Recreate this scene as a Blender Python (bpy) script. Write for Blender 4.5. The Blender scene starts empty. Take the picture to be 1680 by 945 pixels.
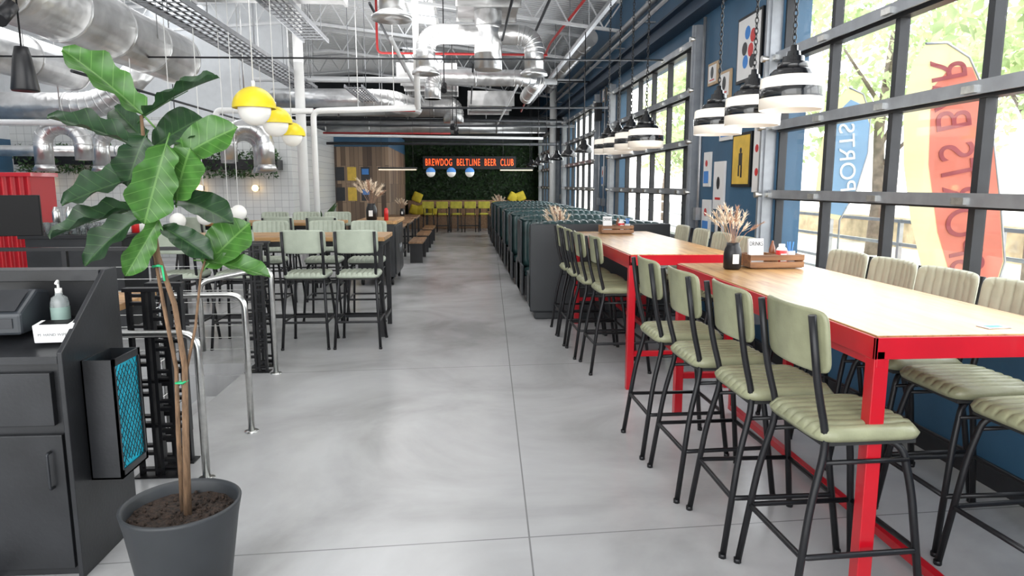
import bpy, math, random
from mathutils import Vector, Matrix
random.seed(7)
PI=math.pi
scene=bpy.context.scene
COL=scene.collection

# ---------------------------------------------------------------- materials
def nt(name):
    m=bpy.data.materials.new(name); m.use_nodes=True
    t=m.node_tree; b=t.nodes["Principled BSDF"]
    return m,t,b
def N(t,k,**kw):
    n=t.nodes.new(k)
    for a,v in kw.items(): setattr(n,a,v)
    return n
def ramp(t,stops):
    r=N(t,"ShaderNodeValToRGB"); e=r.color_ramp.elements
    while len(e)>1: e.remove(e[0])
    e[0].position=stops[0][0]; e[0].color=(*stops[0][1],1)
    for p,c in stops[1:]:
        x=e.new(p); x.color=(*c,1)
    return r
def mat(name,col,rough=.5,metal=0,var=.12,scale=8,bump=0,bscale=60,emit=0,coat=0,trans=0,ecol=None,stretch=None,spec=None,transl=0):
    m,t,b=nt(name)
    tc=N(t,"ShaderNodeTexCoord"); src=tc.outputs["Object"]
    if stretch:
        mp=N(t,"ShaderNodeMapping"); mp.inputs["Scale"].default_value=stretch
        t.links.new(src,mp.inputs[0]); src=mp.outputs[0]
    no=N(t,"ShaderNodeTexNoise"); no.inputs["Scale"].default_value=scale; no.inputs["Detail"].default_value=4
    t.links.new(src,no.inputs["Vector"])
    lo=tuple(c*(1-var) for c in col); hi=tuple(min(1,c*(1+var)) for c in col)
    r=ramp(t,[(.3,lo),(.7,hi)])
    t.links.new(no.outputs["Fac"],r.inputs[0]); t.links.new(r.outputs[0],b.inputs["Base Color"])
    b.inputs["Roughness"].default_value=rough; b.inputs["Metallic"].default_value=metal
    b.inputs["Coat Weight"].default_value=coat
    if spec is not None: b.inputs["Specular IOR Level"].default_value=spec
    if trans: b.inputs["Transmission Weight"].default_value=trans
    if emit:
        b.inputs["Emission Color"].default_value=(*(ecol or col),1); b.inputs["Emission Strength"].default_value=emit
    if bump:
        n2=N(t,"ShaderNodeTexNoise"); n2.inputs["Scale"].default_value=bscale
        t.links.new(src,n2.inputs["Vector"])
        bp=N(t,"ShaderNodeBump"); bp.inputs["Strength"].default_value=bump; bp.inputs["Distance"].default_value=.01
        t.links.new(n2.outputs["Fac"],bp.inputs["Height"]); t.links.new(bp.outputs[0],b.inputs["Normal"])
    if transl:
        tr=N(t,"ShaderNodeBsdfTranslucent"); t.links.new(r.outputs[0],tr.inputs[0])
        ms=N(t,"ShaderNodeMixShader"); ms.inputs[0].default_value=transl; t.links.new(b.outputs[0],ms.inputs[1]); t.links.new(tr.outputs[0],ms.inputs[2])
        t.links.new(ms.outputs[0],t.nodes["Material Output"].inputs[0])
    return m

BLACK=mat("black_steel",(.013,.013,.015),.38,.3)
BLACKM=mat("black_matte_panel",(.02,.021,.024),.38,.2,var=.45,scale=3,bump=.05)
CHAR=mat("charcoal_panel",(.027,.03,.034),.45,0,var=.2,scale=2)
RED=mat("red_paint",(.46,.003,.012),.28,0,var=.06,coat=.3)
STEEL=mat("brushed_steel",(.62,.62,.6),.28,1,scale=30)
ALU=mat("grey_aluminium",(.42,.43,.45),.35,.7)
TRAYM=mat("tray_zinc",(.3,.31,.33),.45,.6)
RAILM=mat("silver_window_rail",(.32,.34,.37),.38,.5)
DKGREY=mat("dark_frame_metal",(.035,.037,.042),.4,.4)
WHITE=mat("white_paint",(.8,.8,.79),.5,0,var=.03)
PALEW=mat("pale_wall_paint",(.66,.68,.7),.6,0,var=.04)
BLUE=mat("blue_wall_paint",(.036,.11,.2),.5,0,var=.14,scale=2,bump=.1,bscale=30)
NAVY=mat("navy_wall_paint",(.02,.045,.085),.5,0,var=.1,scale=2)
SAGE=mat("sage_leather",(.27,.275,.17),.36,0,var=.22,scale=7,bump=.1,bscale=90)
SAGELIT=mat("window_lit_sage_leather",(.42,.41,.3),.4,0,var=.12,scale=7,bump=.1,bscale=90)  # window light on the stool backs put into a paler sage colour
SAGEL=mat("pale_sage_leather",(.37,.41,.33),.42,0,var=.12,scale=7,bump=.08,bscale=90)
SEATU=mat("stool_under_board",(.02,.02,.02),.6)
TEAL=mat("dark_green_leather",(.018,.042,.043),.3,0,var=.3,scale=6)
YELLOW=mat("yellow_enamel",(.85,.66,.02),.35,0,var=.04)
YELC=mat("yellow_fabric",(.55,.43,.03),.8,0,var=.2)
OLIVC=mat("olive_yellow_fabric",(.45,.4,.05),.8,0,var=.2)
GLOW=mat("opal_glass",(.85,.84,.8),.3,0,var=.02,emit=.12,ecol=(1,.95,.85))
CREAM=mat("cream_band_glass",(.85,.8,.72),.25,0,var=.03,emit=.2,ecol=(1,.85,.68))
BULB=mat("warm_bulb",(1,.75,.4),.3,emit=5,ecol=(1,.62,.25))
LINL=mat("warm_linear_light",(1,.85,.6),.3,emit=2,ecol=(1,.75,.45))
GBLACK=mat("gloss_black_enamel",(.01,.01,.011),.12,.1,coat=.5)
POT=mat("charcoal_pot",(.03,.033,.037),.5,0,var=.1)
SOIL=mat("soil",(.03,.018,.012),.95,var=.8,scale=60,bump=1,bscale=120)
BARK=mat("fig_bark",(.17,.1,.055),.8,var=.4,scale=14,bump=.5,stretch=(6,6,1))
GREENTIE=mat("green_tie",(.03,.5,.2),.5)
TRUNK=mat("tree_bark",(.2,.16,.13),.9,var=.4,bump=.5)
PAMPAS=mat("pampas",(.75,.62,.48),.9,var=.2,scale=30)
PINKG=mat("dry_brown_grass",(.45,.27,.18),.9,var=.3,scale=30)
CERW=mat("white_ceramic",(.75,.74,.72),.3)
PAPER=mat("white_paper",(.8,.8,.8),.7,var=.02)
REDP=mat("red_print",(.6,.02,.02),.4)
BLUEP=mat("cyan_print",(.01,.28,.36),.5,var=.4,scale=25)
CYAN=mat("cyan_menu_cover",(.01,.42,.58),.5,var=.35,scale=18,emit=.05,ecol=(0,.6,.8))  # faint emission added so the covers show brighter behind the mesh
YELP=mat("ochre_print",(.75,.5,.08),.6)
FLAGB=mat("flag_blue_print",(.07,.25,.65),.7,var=.08,scale=2)
FY=mat("flag_yellow_cloth",(.85,.73,.42),.8,var=.08,scale=2,transl=.5)
FR=mat("flag_red_cloth",(.78,.27,.22),.8,var=.08,scale=2,transl=.5)
FB=mat("flag_blue_cloth",(.3,.5,.82),.8,var=.06,scale=2,transl=.5)
FT=mat("flag_lettering",(.4,.09,.1),.8,transl=.3)
NEON=mat("red_neon",(1,.15,.03),.4,emit=2.6,ecol=(1,.075,.012))
EXITM=mat("exit_red",(1,.05,.02),.4,emit=2,ecol=(1,.05,.02))
PLASTB=mat("dark_plastic",(.03,.035,.042),.4,var=.1)
CLEARP=mat("clear_plastic",(.7,.75,.75),.15,var=.02,trans=.7)
REDPIPE=mat("red_sprinkler_pipe",(.4,.02,.02),.4)
SCREEN=mat("tv_screen",(.003,.003,.004),.35,spec=.15)
DARKCEIL=mat("dark_ceiling",(.02,.024,.028),.7)
BEAMW=mat("white_steel",(.66,.67,.68),.5,var=.05)
GREYC=mat("outdoor_paving",(.6,.56,.49),.9,var=.2,scale=1.5)
TANB=mat("tan_stone",(.5,.4,.27),.9,var=.3,scale=3)
GLASSW=mat("glassware",(.75,.8,.8),.05,var=.01,trans=.85)
AMBER=mat("sauce_brown",(.2,.06,.02),.3)

def wood(name,a,b,c,scale=3,axis='Y',rough=.4,plank=.14,coat=0):
    m,t,bs=nt(name); tc=N(t,"ShaderNodeTexCoord"); mp=N(t,"ShaderNodeMapping")
    mp.inputs["Scale"].default_value={'Y':(9,.9,9),'X':(.9,9,9),'Z':(9,9,.9)}[axis]
    t.links.new(tc.outputs["Object"],mp.inputs[0])
    no=N(t,"ShaderNodeTexNoise"); no.inputs["Scale"].default_value=scale; no.inputs["Detail"].default_value=7; no.inputs["Distortion"].default_value=.9
    t.links.new(mp.outputs[0],no.inputs["Vector"])
    r=ramp(t,[(.3,a),(.48,b),(.7,c)]); t.links.new(no.outputs["Fac"],r.inputs[0])
    sp=N(t,"ShaderNodeSeparateXYZ"); t.links.new(tc.outputs["Object"],sp.inputs[0])
    d=N(t,"ShaderNodeMath",operation='DIVIDE'); d.inputs[1].default_value=plank
    t.links.new(sp.outputs['X' if axis!='X' else 'Y'],d.inputs[0])
    fl=N(t,"ShaderNodeMath",operation='FLOOR'); t.links.new(d.outputs[0],fl.inputs[0])
    wn=N(t,"ShaderNodeTexWhiteNoise",noise_dimensions='1D'); t.links.new(fl.outputs[0],wn.inputs["W"])
    mr=N(t,"ShaderNodeMapRange"); mr.inputs[3].default_value=.78; mr.inputs[4].default_value=1.12
    t.links.new(wn.outputs["Value"],mr.inputs[0])
    fr=N(t,"ShaderNodeMath",operation='FRACT'); t.links.new(d.outputs[0],fr.inputs[0])
    gt=N(t,"ShaderNodeMath",operation='GREATER_THAN'); gt.inputs[1].default_value=.025; t.links.new(fr.outputs[0],gt.inputs[0])
    ga=N(t,"ShaderNodeMapRange"); ga.inputs[3].default_value=.55; ga.inputs[4].default_value=1; t.links.new(gt.outputs[0],ga.inputs[0])
    mu=N(t,"ShaderNodeMath",operation='MULTIPLY'); t.links.new(mr.outputs[0],mu.inputs[0]); t.links.new(ga.outputs[0],mu.inputs[1])
    mx=N(t,"ShaderNodeVectorMath",operation='SCALE'); t.links.new(r.outputs[0],mx.inputs[0]); t.links.new(mu.outputs[0],mx.inputs["Scale"])
    t.links.new(mx.outputs[0],bs.inputs["Base Color"]); bs.inputs["Roughness"].default_value=rough; bs.inputs["Coat Weight"].default_value=coat; bs.inputs["Coat Roughness"].default_value=.15
    return m
TOPW=wood("honey_wood_top",(.3,.13,.035),(.47,.25,.085),(.58,.35,.145),rough=.4,coat=.1)
TOPX=wood("honey_wood_top_cross",(.33,.15,.045),(.48,.26,.1),(.57,.35,.15),axis='X')
CADDY=wood("caddy_wood",(.16,.07,.03),(.28,.13,.055),(.4,.21,.1),axis='X',plank=.5)
DWOOD=wood("brown_wood",(.14,.07,.03),(.26,.14,.07),(.36,.21,.11))

def plankwall():
    m,t,b=nt("reclaimed_plank_cladding"); tc=N(t,"ShaderNodeTexCoord"); L=t.links
    sp=N(t,"ShaderNodeSeparateXYZ"); L.new(tc.outputs["Object"],sp.inputs[0])
    ad=N(t,"ShaderNodeMath",operation='ADD'); L.new(sp.outputs['X'],ad.inputs[0]); L.new(sp.outputs['Y'],ad.inputs[1])
    cb=N(t,"ShaderNodeCombineXYZ"); L.new(sp.outputs['Z'],cb.inputs[0]); L.new(ad.outputs[0],cb.inputs[1])
    br=N(t,"ShaderNodeTexBrick"); br.inputs["Scale"].default_value=1; br.inputs["Brick Width"].default_value=1.1; br.inputs["Row Height"].default_value=.13
    br.inputs["Mortar Size"].default_value=.004; br.inputs["Color1"].default_value=(.36,.25,.17,1); br.inputs["Color2"].default_value=(.09,.06,.045,1); br.inputs["Mortar"].default_value=(.03,.02,.02,1)
    L.new(cb.outputs[0],br.inputs[0]); L.new(br.outputs[0],b.inputs["Base Color"]); b.inputs["Roughness"].default_value=.7
    return m
def tilewall():
    m,t,b=nt("white_square_tile"); tc=N(t,"ShaderNodeTexCoord"); mp=N(t,"ShaderNodeMapping")
    mp.inputs["Rotation"].default_value=(PI/2,0,0); t.links.new(tc.outputs["Object"],mp.inputs[0])
    br=N(t,"ShaderNodeTexBrick"); br.offset=0; br.inputs["Scale"].default_value=1; br.inputs["Brick Width"].default_value=.16; br.inputs["Row Height"].default_value=.16
    br.inputs["Mortar Size"].default_value=.004; br.inputs["Color1"].default_value=(.66,.67,.66,1); br.inputs["Color2"].default_value=(.6,.61,.61,1); br.inputs["Mortar"].default_value=(.34,.35,.36,1)
    t.links.new(mp.outputs[0],br.inputs[0]); t.links.new(br.outputs[0],b.inputs["Base Color"]); b.inputs["Roughness"].default_value=.25
    return m
def floormat():
    m,t,b=nt("polished_concrete"); L=t.links
    tc=N(t,"ShaderNodeTexCoord")
    n1=N(t,"ShaderNodeTexNoise"); n1.inputs["Scale"].default_value=.75; n1.inputs["Detail"].default_value=8; n1.inputs["Roughness"].default_value=.56; n1.inputs["Distortion"].default_value=.8
    L.new(tc.outputs["Object"],n1.inputs["Vector"])
    n2=N(t,"ShaderNodeTexNoise"); n2.inputs["Scale"].default_value=4; n2.inputs["Detail"].default_value=5
    L.new(tc.outputs["Object"],n2.inputs["Vector"])
    mx=N(t,"ShaderNodeMath",operation='ADD'); L.new(n1.outputs["Fac"],mx.inputs[0])
    m2=N(t,"ShaderNodeMath",operation='MULTIPLY'); m2.inputs[1].default_value=.14; L.new(n2.outputs["Fac"],m2.inputs[0]); L.new(m2.outputs[0],mx.inputs[1])
    r=ramp(t,[(.38,(.3,.298,.298)),(.55,(.4,.398,.4)),(.74,(.48,.48,.485))]); L.new(mx.outputs[0],r.inputs[0])
    sp=N(t,"ShaderNodeSeparateXYZ"); L.new(tc.outputs["Object"],sp.inputs[0])
    def line(ax,other,k,off,per):
        a=N(t,"ShaderNodeMath",operation='MULTIPLY'); a.inputs[1].default_value=-k; L.new(sp.outputs[other],a.inputs[0])
        s=N(t,"ShaderNodeMath",operation='ADD'); L.new(sp.outputs[ax],s.inputs[0]); L.new(a.outputs[0],s.inputs[1])
        s2=N(t,"ShaderNodeMath",operation='SUBTRACT'); s2.inputs[1].default_value=off-per/2; L.new(s.outputs[0],s2.inputs[0])
        d=N(t,"ShaderNodeMath",operation='FLOORED_MODULO'); d.inputs[1].default_value=per; L.new(s2.outputs[0],d.inputs[0])
        e=N(t,"ShaderNodeMath",operation='SUBTRACT'); e.inputs[1].default_value=per/2; L.new(d.outputs[0],e.inputs[0])
        f=N(t,"ShaderNodeMath",operation='ABSOLUTE'); L.new(e.outputs[0],f.inputs[0])
        g=N(t,"ShaderNodeMath",operation='LESS_THAN'); g.inputs[1].default_value=.004; L.new(f.outputs[0],g.inputs[0])
        return g
    g1=line('X','Y',.034,.178,3.6); g2=line('Y','X',.055,2.94,3.05)
    mm=N(t,"ShaderNodeMath",operation='MAXIMUM'); L.new(g1.outputs[0],mm.inputs[0]); L.new(g2.outputs[0],mm.inputs[1])
    mix=N(t,"ShaderNodeMix",data_type='RGBA'); L.new(mm.outputs[0],mix.inputs[0]); L.new(r.outputs[0],mix.inputs[6]); mix.inputs[7].default_value=(.2,.2,.2,1)
    L.new(mix.outputs[2],b.inputs["Base Color"])
    rr=N(t,"ShaderNodeMapRange"); rr.inputs[1].default_value=.3; rr.inputs[2].default_value=.7; rr.inputs[3].default_value=.19; rr.inputs[4].default_value=.27
    L.new(n1.outputs["Fac"],rr.inputs[0]); L.new(rr.outputs[0],b.inputs["Roughness"])
    return m
def ductmat(name="galvanised_duct",freq=9,base=.72):
    m,t,b=nt(name); L=t.links; tc=N(t,"ShaderNodeTexCoord")
    no=N(t,"ShaderNodeTexNoise"); no.inputs["Scale"].default_value=3; no.inputs["Detail"].default_value=5; L.new(tc.outputs["Object"],no.inputs["Vector"])
    r=ramp(t,[(.35,(base*.75,)*3),(.65,(base*1.12,)*3)]); L.new(no.outputs["Fac"],r.inputs[0]); L.new(r.outputs[0],b.inputs["Base Color"])
    b.inputs["Metallic"].default_value=.88; b.inputs["Roughness"].default_value=.31
    v=N(t,"ShaderNodeTexVoronoi"); v.inputs["Scale"].default_value=freq; L.new(tc.outputs["Object"],v.inputs["Vector"])
    bp=N(t,"ShaderNodeBump"); bp.inputs["Strength"].default_value=.22; bp.inputs["Distance"].default_value=.03
    L.new(v.outputs["Distance"],bp.inputs["Height"]); L.new(bp.outputs[0],b.inputs["Normal"])
    return m
def wavemat(name,col,axis,scale,rough=.5,strength=.8,dist=.05,metal=0):
    m,t,b=nt(name); L=t.links; tc=N(t,"ShaderNodeTexCoord")
    w=N(t,"ShaderNodeTexWave",wave_type='BANDS',bands_direction=axis); w.inputs["Scale"].default_value=scale
    L.new(tc.outputs["Object"],w.inputs["Vector"])
    r=ramp(t,[(0,tuple(c*.74 for c in col)),(.6,col)]); L.new(w.outputs["Fac"],r.inputs[0]); L.new(r.outputs[0],b.inputs["Base Color"])
    bp=N(t,"ShaderNodeBump"); bp.inputs["Strength"].default_value=strength; bp.inputs["Distance"].default_value=dist
    L.new(w.outputs["Fac"],bp.inputs["Height"]); L.new(bp.outputs[0],b.inputs["Normal"])
    b.inputs["Roughness"].default_value=rough; b.inputs["Metallic"].default_value=metal
    return m
def mossmat(name,a,b_):
    m,t,b=nt(name); L=t.links; tc=N(t,"ShaderNodeTexCoord")
    no=N(t,"ShaderNodeTexNoise"); no.inputs["Scale"].default_value=9; no.inputs["Detail"].default_value=8; no.inputs["Roughness"].default_value=.75; L.new(tc.outputs["Object"],no.inputs["Vector"])
    r=ramp(t,[(.4,a),(.7,b_)]); L.new(no.outputs["Fac"],r.inputs[0]); L.new(r.outputs[0],b.inputs["Base Color"])
    bp=N(t,"ShaderNodeBump"); bp.inputs["Strength"].default_value=1; bp.inputs["Distance"].default_value=.1
    L.new(no.outputs["Fac"],bp.inputs["Height"]); L.new(bp.outputs[0],b.inputs["Normal"]); b.inputs["Roughness"].default_value=.9
    return m
def leafmat(name,dark,light,emit=0):
    m,t,b=nt(name); L=t.links; tc=N(t,"ShaderNodeTexCoord"); sp=N(t,"ShaderNodeSeparateXYZ"); L.new(tc.outputs["Object"],sp.inputs[0])
    ab=N(t,"ShaderNodeMath",operation='ABSOLUTE'); L.new(sp.outputs['Y'],ab.inputs[0])
    k=N(t,"ShaderNodeMath",operation='MULTIPLY'); k.inputs[1].default_value=.75; L.new(ab.outputs[0],k.inputs[0])
    s=N(t,"ShaderNodeMath",operation='SUBTRACT'); L.new(sp.outputs['X'],s.inputs[0]); L.new(k.outputs[0],s.inputs[1])
    md=N(t,"ShaderNodeMath",operation='FLOORED_MODULO'); md.inputs[1].default_value=.13; L.new(s.outputs[0],md.inputs[0])
    lt=N(t,"ShaderNodeMath",operation='LESS_THAN'); lt.inputs[1].default_value=.009; L.new(md.outputs[0],lt.inputs[0])
    l2=N(t,"ShaderNodeMath",operation='LESS_THAN'); l2.inputs[1].default_value=.011; L.new(ab.outputs[0],l2.inputs[0])
    mm=N(t,"ShaderNodeMath",operation='MAXIMUM'); L.new(lt.outputs[0],mm.inputs[0]); L.new(l2.outputs[0],mm.inputs[1])
    no=N(t,"ShaderNodeTexNoise"); no.inputs["Scale"].default_value=5; L.new(tc.outputs["Object"],no.inputs["Vector"])
    r=ramp(t,[(.3,tuple(c*.7 for c in dark)),(.7,tuple(c*1.25 for c in dark))]); L.new(no.outputs["Fac"],r.inputs[0])
    mix=N(t,"ShaderNodeMix",data_type='RGBA'); L.new(mm.outputs[0],mix.inputs[0]); L.new(r.outputs[0],mix.inputs[6]); mix.inputs[7].default_value=(*light,1)
    L.new(mix.outputs[2],b.inputs["Base Color"]); b.inputs["Roughness"].default_value=.35
    tr=N(t,"ShaderNodeBsdfTranslucent"); L.new(mix.outputs[2],tr.inputs[0])
    ms=N(t,"ShaderNodeMixShader"); ms.inputs[0].default_value=.22; L.new(b.outputs[0],ms.inputs[1]); L.new(tr.outputs[0],ms.inputs[2])
    L.new(ms.outputs[0],t.nodes["Material Output"].inputs[0])
    return m
def glassmat():
    m,t,b=nt("window_glass"); L=t.links
    tr=N(t,"ShaderNodeBsdfTransparent"); gl=N(t,"ShaderNodeBsdfGlossy"); gl.inputs["Roughness"].default_value=.03
    no=N(t,"ShaderNodeTexNoise"); no.inputs["Scale"].default_value=1.5
    mr=N(t,"ShaderNodeMapRange"); mr.inputs[3].default_value=.03; mr.inputs[4].default_value=.07; L.new(no.outputs["Fac"],mr.inputs[0])
    ms=N(t,"ShaderNodeMixShader"); L.new(mr.outputs[0],ms.inputs[0]); L.new(tr.outputs[0],ms.inputs[1]); L.new(gl.outputs[0],ms.inputs[2])
    L.new(ms.outputs[0],t.nodes["Material Output"].inputs[0]); t.nodes.remove(b)
    return m
def foliagemat():
    m,t,b=nt("tree_foliage"); L=t.links; tc=N(t,"ShaderNodeTexCoord")
    no=N(t,"ShaderNodeTexNoise"); no.inputs["Scale"].default_value=1.8; L.new(tc.outputs["Object"],no.inputs["Vector"])
    r=ramp(t,[(.35,(.38,.49,.24)),(.65,(.7,.78,.46))]); L.new(no.outputs["Fac"],r.inputs[0]); L.new(r.outputs[0],b.inputs["Base Color"])
    b.inputs["Roughness"].default_value=.6
    tr=N(t,"ShaderNodeBsdfTranslucent"); L.new(r.outputs[0],tr.inputs[0])
    ms=N(t,"ShaderNodeMixShader"); ms.inputs[0].default_value=.5; L.new(b.outputs[0],ms.inputs[1]); L.new(tr.outputs[0],ms.inputs[2])
    L.new(ms.outputs[0],t.nodes["Material Output"].inputs[0])
    return m
PLANK=plankwall(); TILE=tilewall(); FLOOR=floormat(); DUCT=ductmat(); DUCTD=ductmat("dull_duct",5,.45)
CEIL=wavemat("white_corrugated_deck",(.72,.73,.745),'Y',2.2,.5)
REDCOR=wavemat("red_corrugated_steel",(.5,.008,.015),'X',3.2,.45)
MOSS=mossmat("moss_wall",(.006,.018,.006),(.03,.085,.015))
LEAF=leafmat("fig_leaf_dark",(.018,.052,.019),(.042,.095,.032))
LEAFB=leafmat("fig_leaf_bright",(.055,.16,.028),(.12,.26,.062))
GLASS=glassmat(); FOL=foliagemat()
FERN=mat("fern_green",(.03,.075,.02),.7,var=.5,scale=12)
FERND=mat("moss_leaf_green",(.01,.026,.008),.7,var=.5,scale=12)

# ---------------------------------------------------------------- mesh builder
class M:
    def __init__(s): s.v=[];s.f=[];s.m=[];s.s=[]
    def add(s,vs,fs,mi=0,sm=False):
        o=len(s.v); s.v+= [tuple(p) for p in vs]
        for f in fs: s.f.append(tuple(i+o for i in f)); s.m.append(mi); s.s.append(sm)
        return s
    def box(s,x0,x1,y0,y1,z0,z1,mi=0):
        return s.add([(x0,y0,z0),(x1,y0,z0),(x1,y1,z0),(x0,y1,z0),(x0,y0,z1),(x1,y0,z1),(x1,y1,z1),(x0,y1,z1)],
            [(0,3,2,1),(4,5,6,7),(0,1,5,4),(1,2,6,5),(2,3,7,6),(3,0,4,7)],mi)
    def beam(s,p0,p1,w,h,mi=0):
        p0=Vector(p0);p1=Vector(p1);d=(p1-p0).normalized()
        up=Vector((0,0,1)) if abs(d.z)<.95 else Vector((0,1,0))
        a=d.cross(up).normalized()*w/2; b=a.cross(d).normalized()*h/2
        vs=[p+sx*a+sy*b for p in(p0,p1) for sx,sy in((-1,-1),(1,-1),(1,1),(-1,1))]
        return s.add(vs,[(0,1,2,3),(7,6,5,4),(0,4,5,1),(1,5,6,2),(2,6,7,3),(3,7,4,0)],mi)
    def tube(s,pts,r,n=8,mi=0,closed=False):
        pts=[Vector(p) for p in pts]; k=len(pts); vs=[];fs=[]
        rr=r if isinstance(r,(list,tuple)) else [r]*k
        t0=(pts[1]-pts[0]).normalized(); up=Vector((0,0,1)) if abs(t0.z)<.9 else Vector((1,0,0))
        a=t0.cross(up).normalized()
        for i,p in enumerate(pts):
            if closed: t=(pts[(i+1)%k]-pts[i-1]).normalized()
            elif i==0: t=t0
            elif i==k-1: t=(pts[i]-pts[i-1]).normalized()
            else: t=((pts[i+1]-p).normalized()+(p-pts[i-1]).normalized()).normalized()
            a=(a-t*a.dot(t)).normalized(); b=t.cross(a)
            for j in range(n):
                an=2*PI*j/n; vs.append(p+rr[i]*(math.cos(an)*a+math.sin(an)*b))
        for i in range(k if closed else k-1):
            i2=(i+1)%k
            for j in range(n):
                j2=(j+1)%n; fs.append((i*n+j,i*n+j2,i2*n+j2,i2*n+j))
        s.add(vs,fs,mi,True)
        if not closed:
            o=len(s.v)-len(vs)
            s.f.append(tuple(o+j for j in reversed(range(n)))); s.m.append(mi); s.s.append(False)
            s.f.append(tuple(o+(k-1)*n+j for j in range(n))); s.m.append(mi); s.s.append(False)
        return s
    def lathe(s,prof,c=(0,0,0),n=28,mi=0,mis=None):
        vs=[]
        for r,z in prof:
            for j in range(n):
                a=2*PI*j/n; vs.append((c[0]+r*math.cos(a),c[1]+r*math.sin(a),c[2]+z))
        o=len(s.v); s.v+=vs
        for i in range(len(prof)-1):
            for j in range(n):
                j2=(j+1)%n; s.f.append((o+i*n+j,o+i*n+j2,o+(i+1)*n+j2,o+(i+1)*n+j)); s.m.append(mis[i] if mis else mi); s.s.append(True)
        return s
    def ball(s,c,r,n=12,mi=0,sc=(1,1,1),z0=-1,z1=1):
        k=max(5,n//2+1); prof=[]
        vs=[];fs=[]
        a0=math.asin(z0);a1=math.asin(z1)
        for i in range(k):
            a=a0+(a1-a0)*i/(k-1); prof.append((r*math.cos(a)+1e-5,r*math.sin(a)))
        for q,z in prof:
            for j in range(n):
                t=2*PI*j/n; vs.append((c[0]+q*math.cos(t)*sc[0],c[1]+q*math.sin(t)*sc[1],c[2]+z*sc[2]))
        for i in range(k-1):
            for j in range(n): fs.append((i*n+j,i*n+(j+1)%n,(i+1)*n+(j+1)%n,(i+1)*n+j))
        return s.add(vs,fs,mi,True)
    def cushion(s,w,d,h,nch=0,tf=None,mi=0,nx=30,ny=14,amp=.006,p=6,edge=6):
        top=[];bot=[]
        for j in range(ny+1):
            for i in range(nx+1):
                x=-1+2*i/nx;y=-1+2*j/ny
                if not nch: x=math.sin(x*PI/2)*.35+x*.65
                y=math.sin(y*PI/2)*.35+y*.65
                mm=max(abs(x),abs(y)); nn=(abs(x)**p+abs(y)**p)**(1/p) or 1; q=mm/nn if nn else 1
                X=x*q;Y=y*q
                e=(max(0,1-mm**edge))**.5
                z=h*(.35+.65*e)
                if nch: z-=amp*4*(1-abs(math.sin(PI*nch*(x+1)/2)))**2*e
                top.append(Vector((X*w/2,Y*d/2,z))); bot.append(Vector((X*w/2*.97,Y*d/2*.97,0)))
        vs=top+bot
        if tf: vs=[tf(v) for v in vs]
        W=nx+1; T=len(top); fs=[]
        for j in range(ny):
            for i in range(nx):
                a=j*W+i; fs.append((a,a+1,a+W+1,a+W)); fs.append((T+a,T+a+W,T+a+W+1,T+a+1))
        ring=[i for i in range(nx)]+[j*W+nx for j in range(ny)]+[ny*W+i for i in range(nx,0,-1)]+[j*W for j in range(ny,0,-1)]
        for k in range(len(ring)):
            a=ring[k];b=ring[(k+1)%len(ring)]; fs.append((a,T+a,T+b,b))
        return s.add(vs,fs,mi,True)
    def mesh(s,name,mats):
        me=bpy.data.meshes.new(name); me.from_pydata(s.v,[],s.f)
        for m in mats: me.materials.append(m)
        me.polygons.foreach_set("material_index",s.m); me.polygons.foreach_set("use_smooth",s.s); me.update()
        return me
def fil(pts,r,k=5):
    pts=[Vector(p) for p in pts]; out=[pts[0]]
    for i in range(1,len(pts)-1):
        a,b,c=pts[i-1],pts[i],pts[i+1]; d1=(a-b);d2=(c-b); q=min(r,d1.length*.49,d2.length*.49)
        p0=b+d1.normalized()*q;p1=b+d2.normalized()*q
        for j in range(k+1):
            t=j/k; out.append((1-t)**2*p0+2*t*(1-t)*b+t*t*p1)
    out.append(pts[-1]); return out
def ob(name,m,mats,parent=None,loc=(0,0,0),rot=(0,0,0),bevel=0,label=None,cat=None,group=None,kind=None):
    if not isinstance(mats,(list,tuple)): mats=[mats]
    me=m.mesh(name,mats) if isinstance(m,M) else m
    o=bpy.data.objects.new(name,me); COL.objects.link(o)
    o.location=loc;o.rotation_euler=rot
    if parent: o.parent=parent
    if bevel:
        b=o.modifiers.new("bevel",'BEVEL'); b.width=bevel; b.segments=2; b.limit_method='ANGLE'
    if label:o["label"]=label
    if cat:o["category"]=cat
    if group:o["group"]=group
    if kind:o["kind"]=kind
    return o
def root(name,loc,label,cat,rz=0,group=None):
    o=bpy.data.objects.new(name,None); o.empty_display_size=.1; COL.objects.link(o)
    o.location=loc;o.rotation_euler=(0,0,rz);o["label"]=label;o["category"]=cat
    if group:o["group"]=group
    return o
def clone(o,loc,rz=None,label=None,group=None,parent=None):
    c=o.copy(); COL.objects.link(c)
    if parent: c.parent=parent
    else:
        c.location=loc
        if rz is not None:c.rotation_euler=(0,0,rz)
        if label:c["label"]=label
        if group:c["group"]=group
    for k in o.children: clone(k,None,parent=c)
    return c
def struct(name,m,mats,bevel=0,**k): return ob(name,m,mats,kind="structure",bevel=bevel,**k)
def textmesh(body,size,ext=.004,align='CENTER',space=1.0,off=0):
    cu=bpy.data.curves.new("txt",'FONT'); cu.body=body; cu.size=size; cu.extrude=ext; cu.align_x=align; cu.align_y='CENTER'; cu.space_character=space; cu.offset=off
    o=bpy.data.objects.new("txt",cu); COL.objects.link(o); bpy.context.view_layer.update()
    dg=bpy.context.evaluated_depsgraph_get(); me=bpy.data.meshes.new_from_object(o.evaluated_get(dg))
    bpy.data.objects.remove(o); return me
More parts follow.
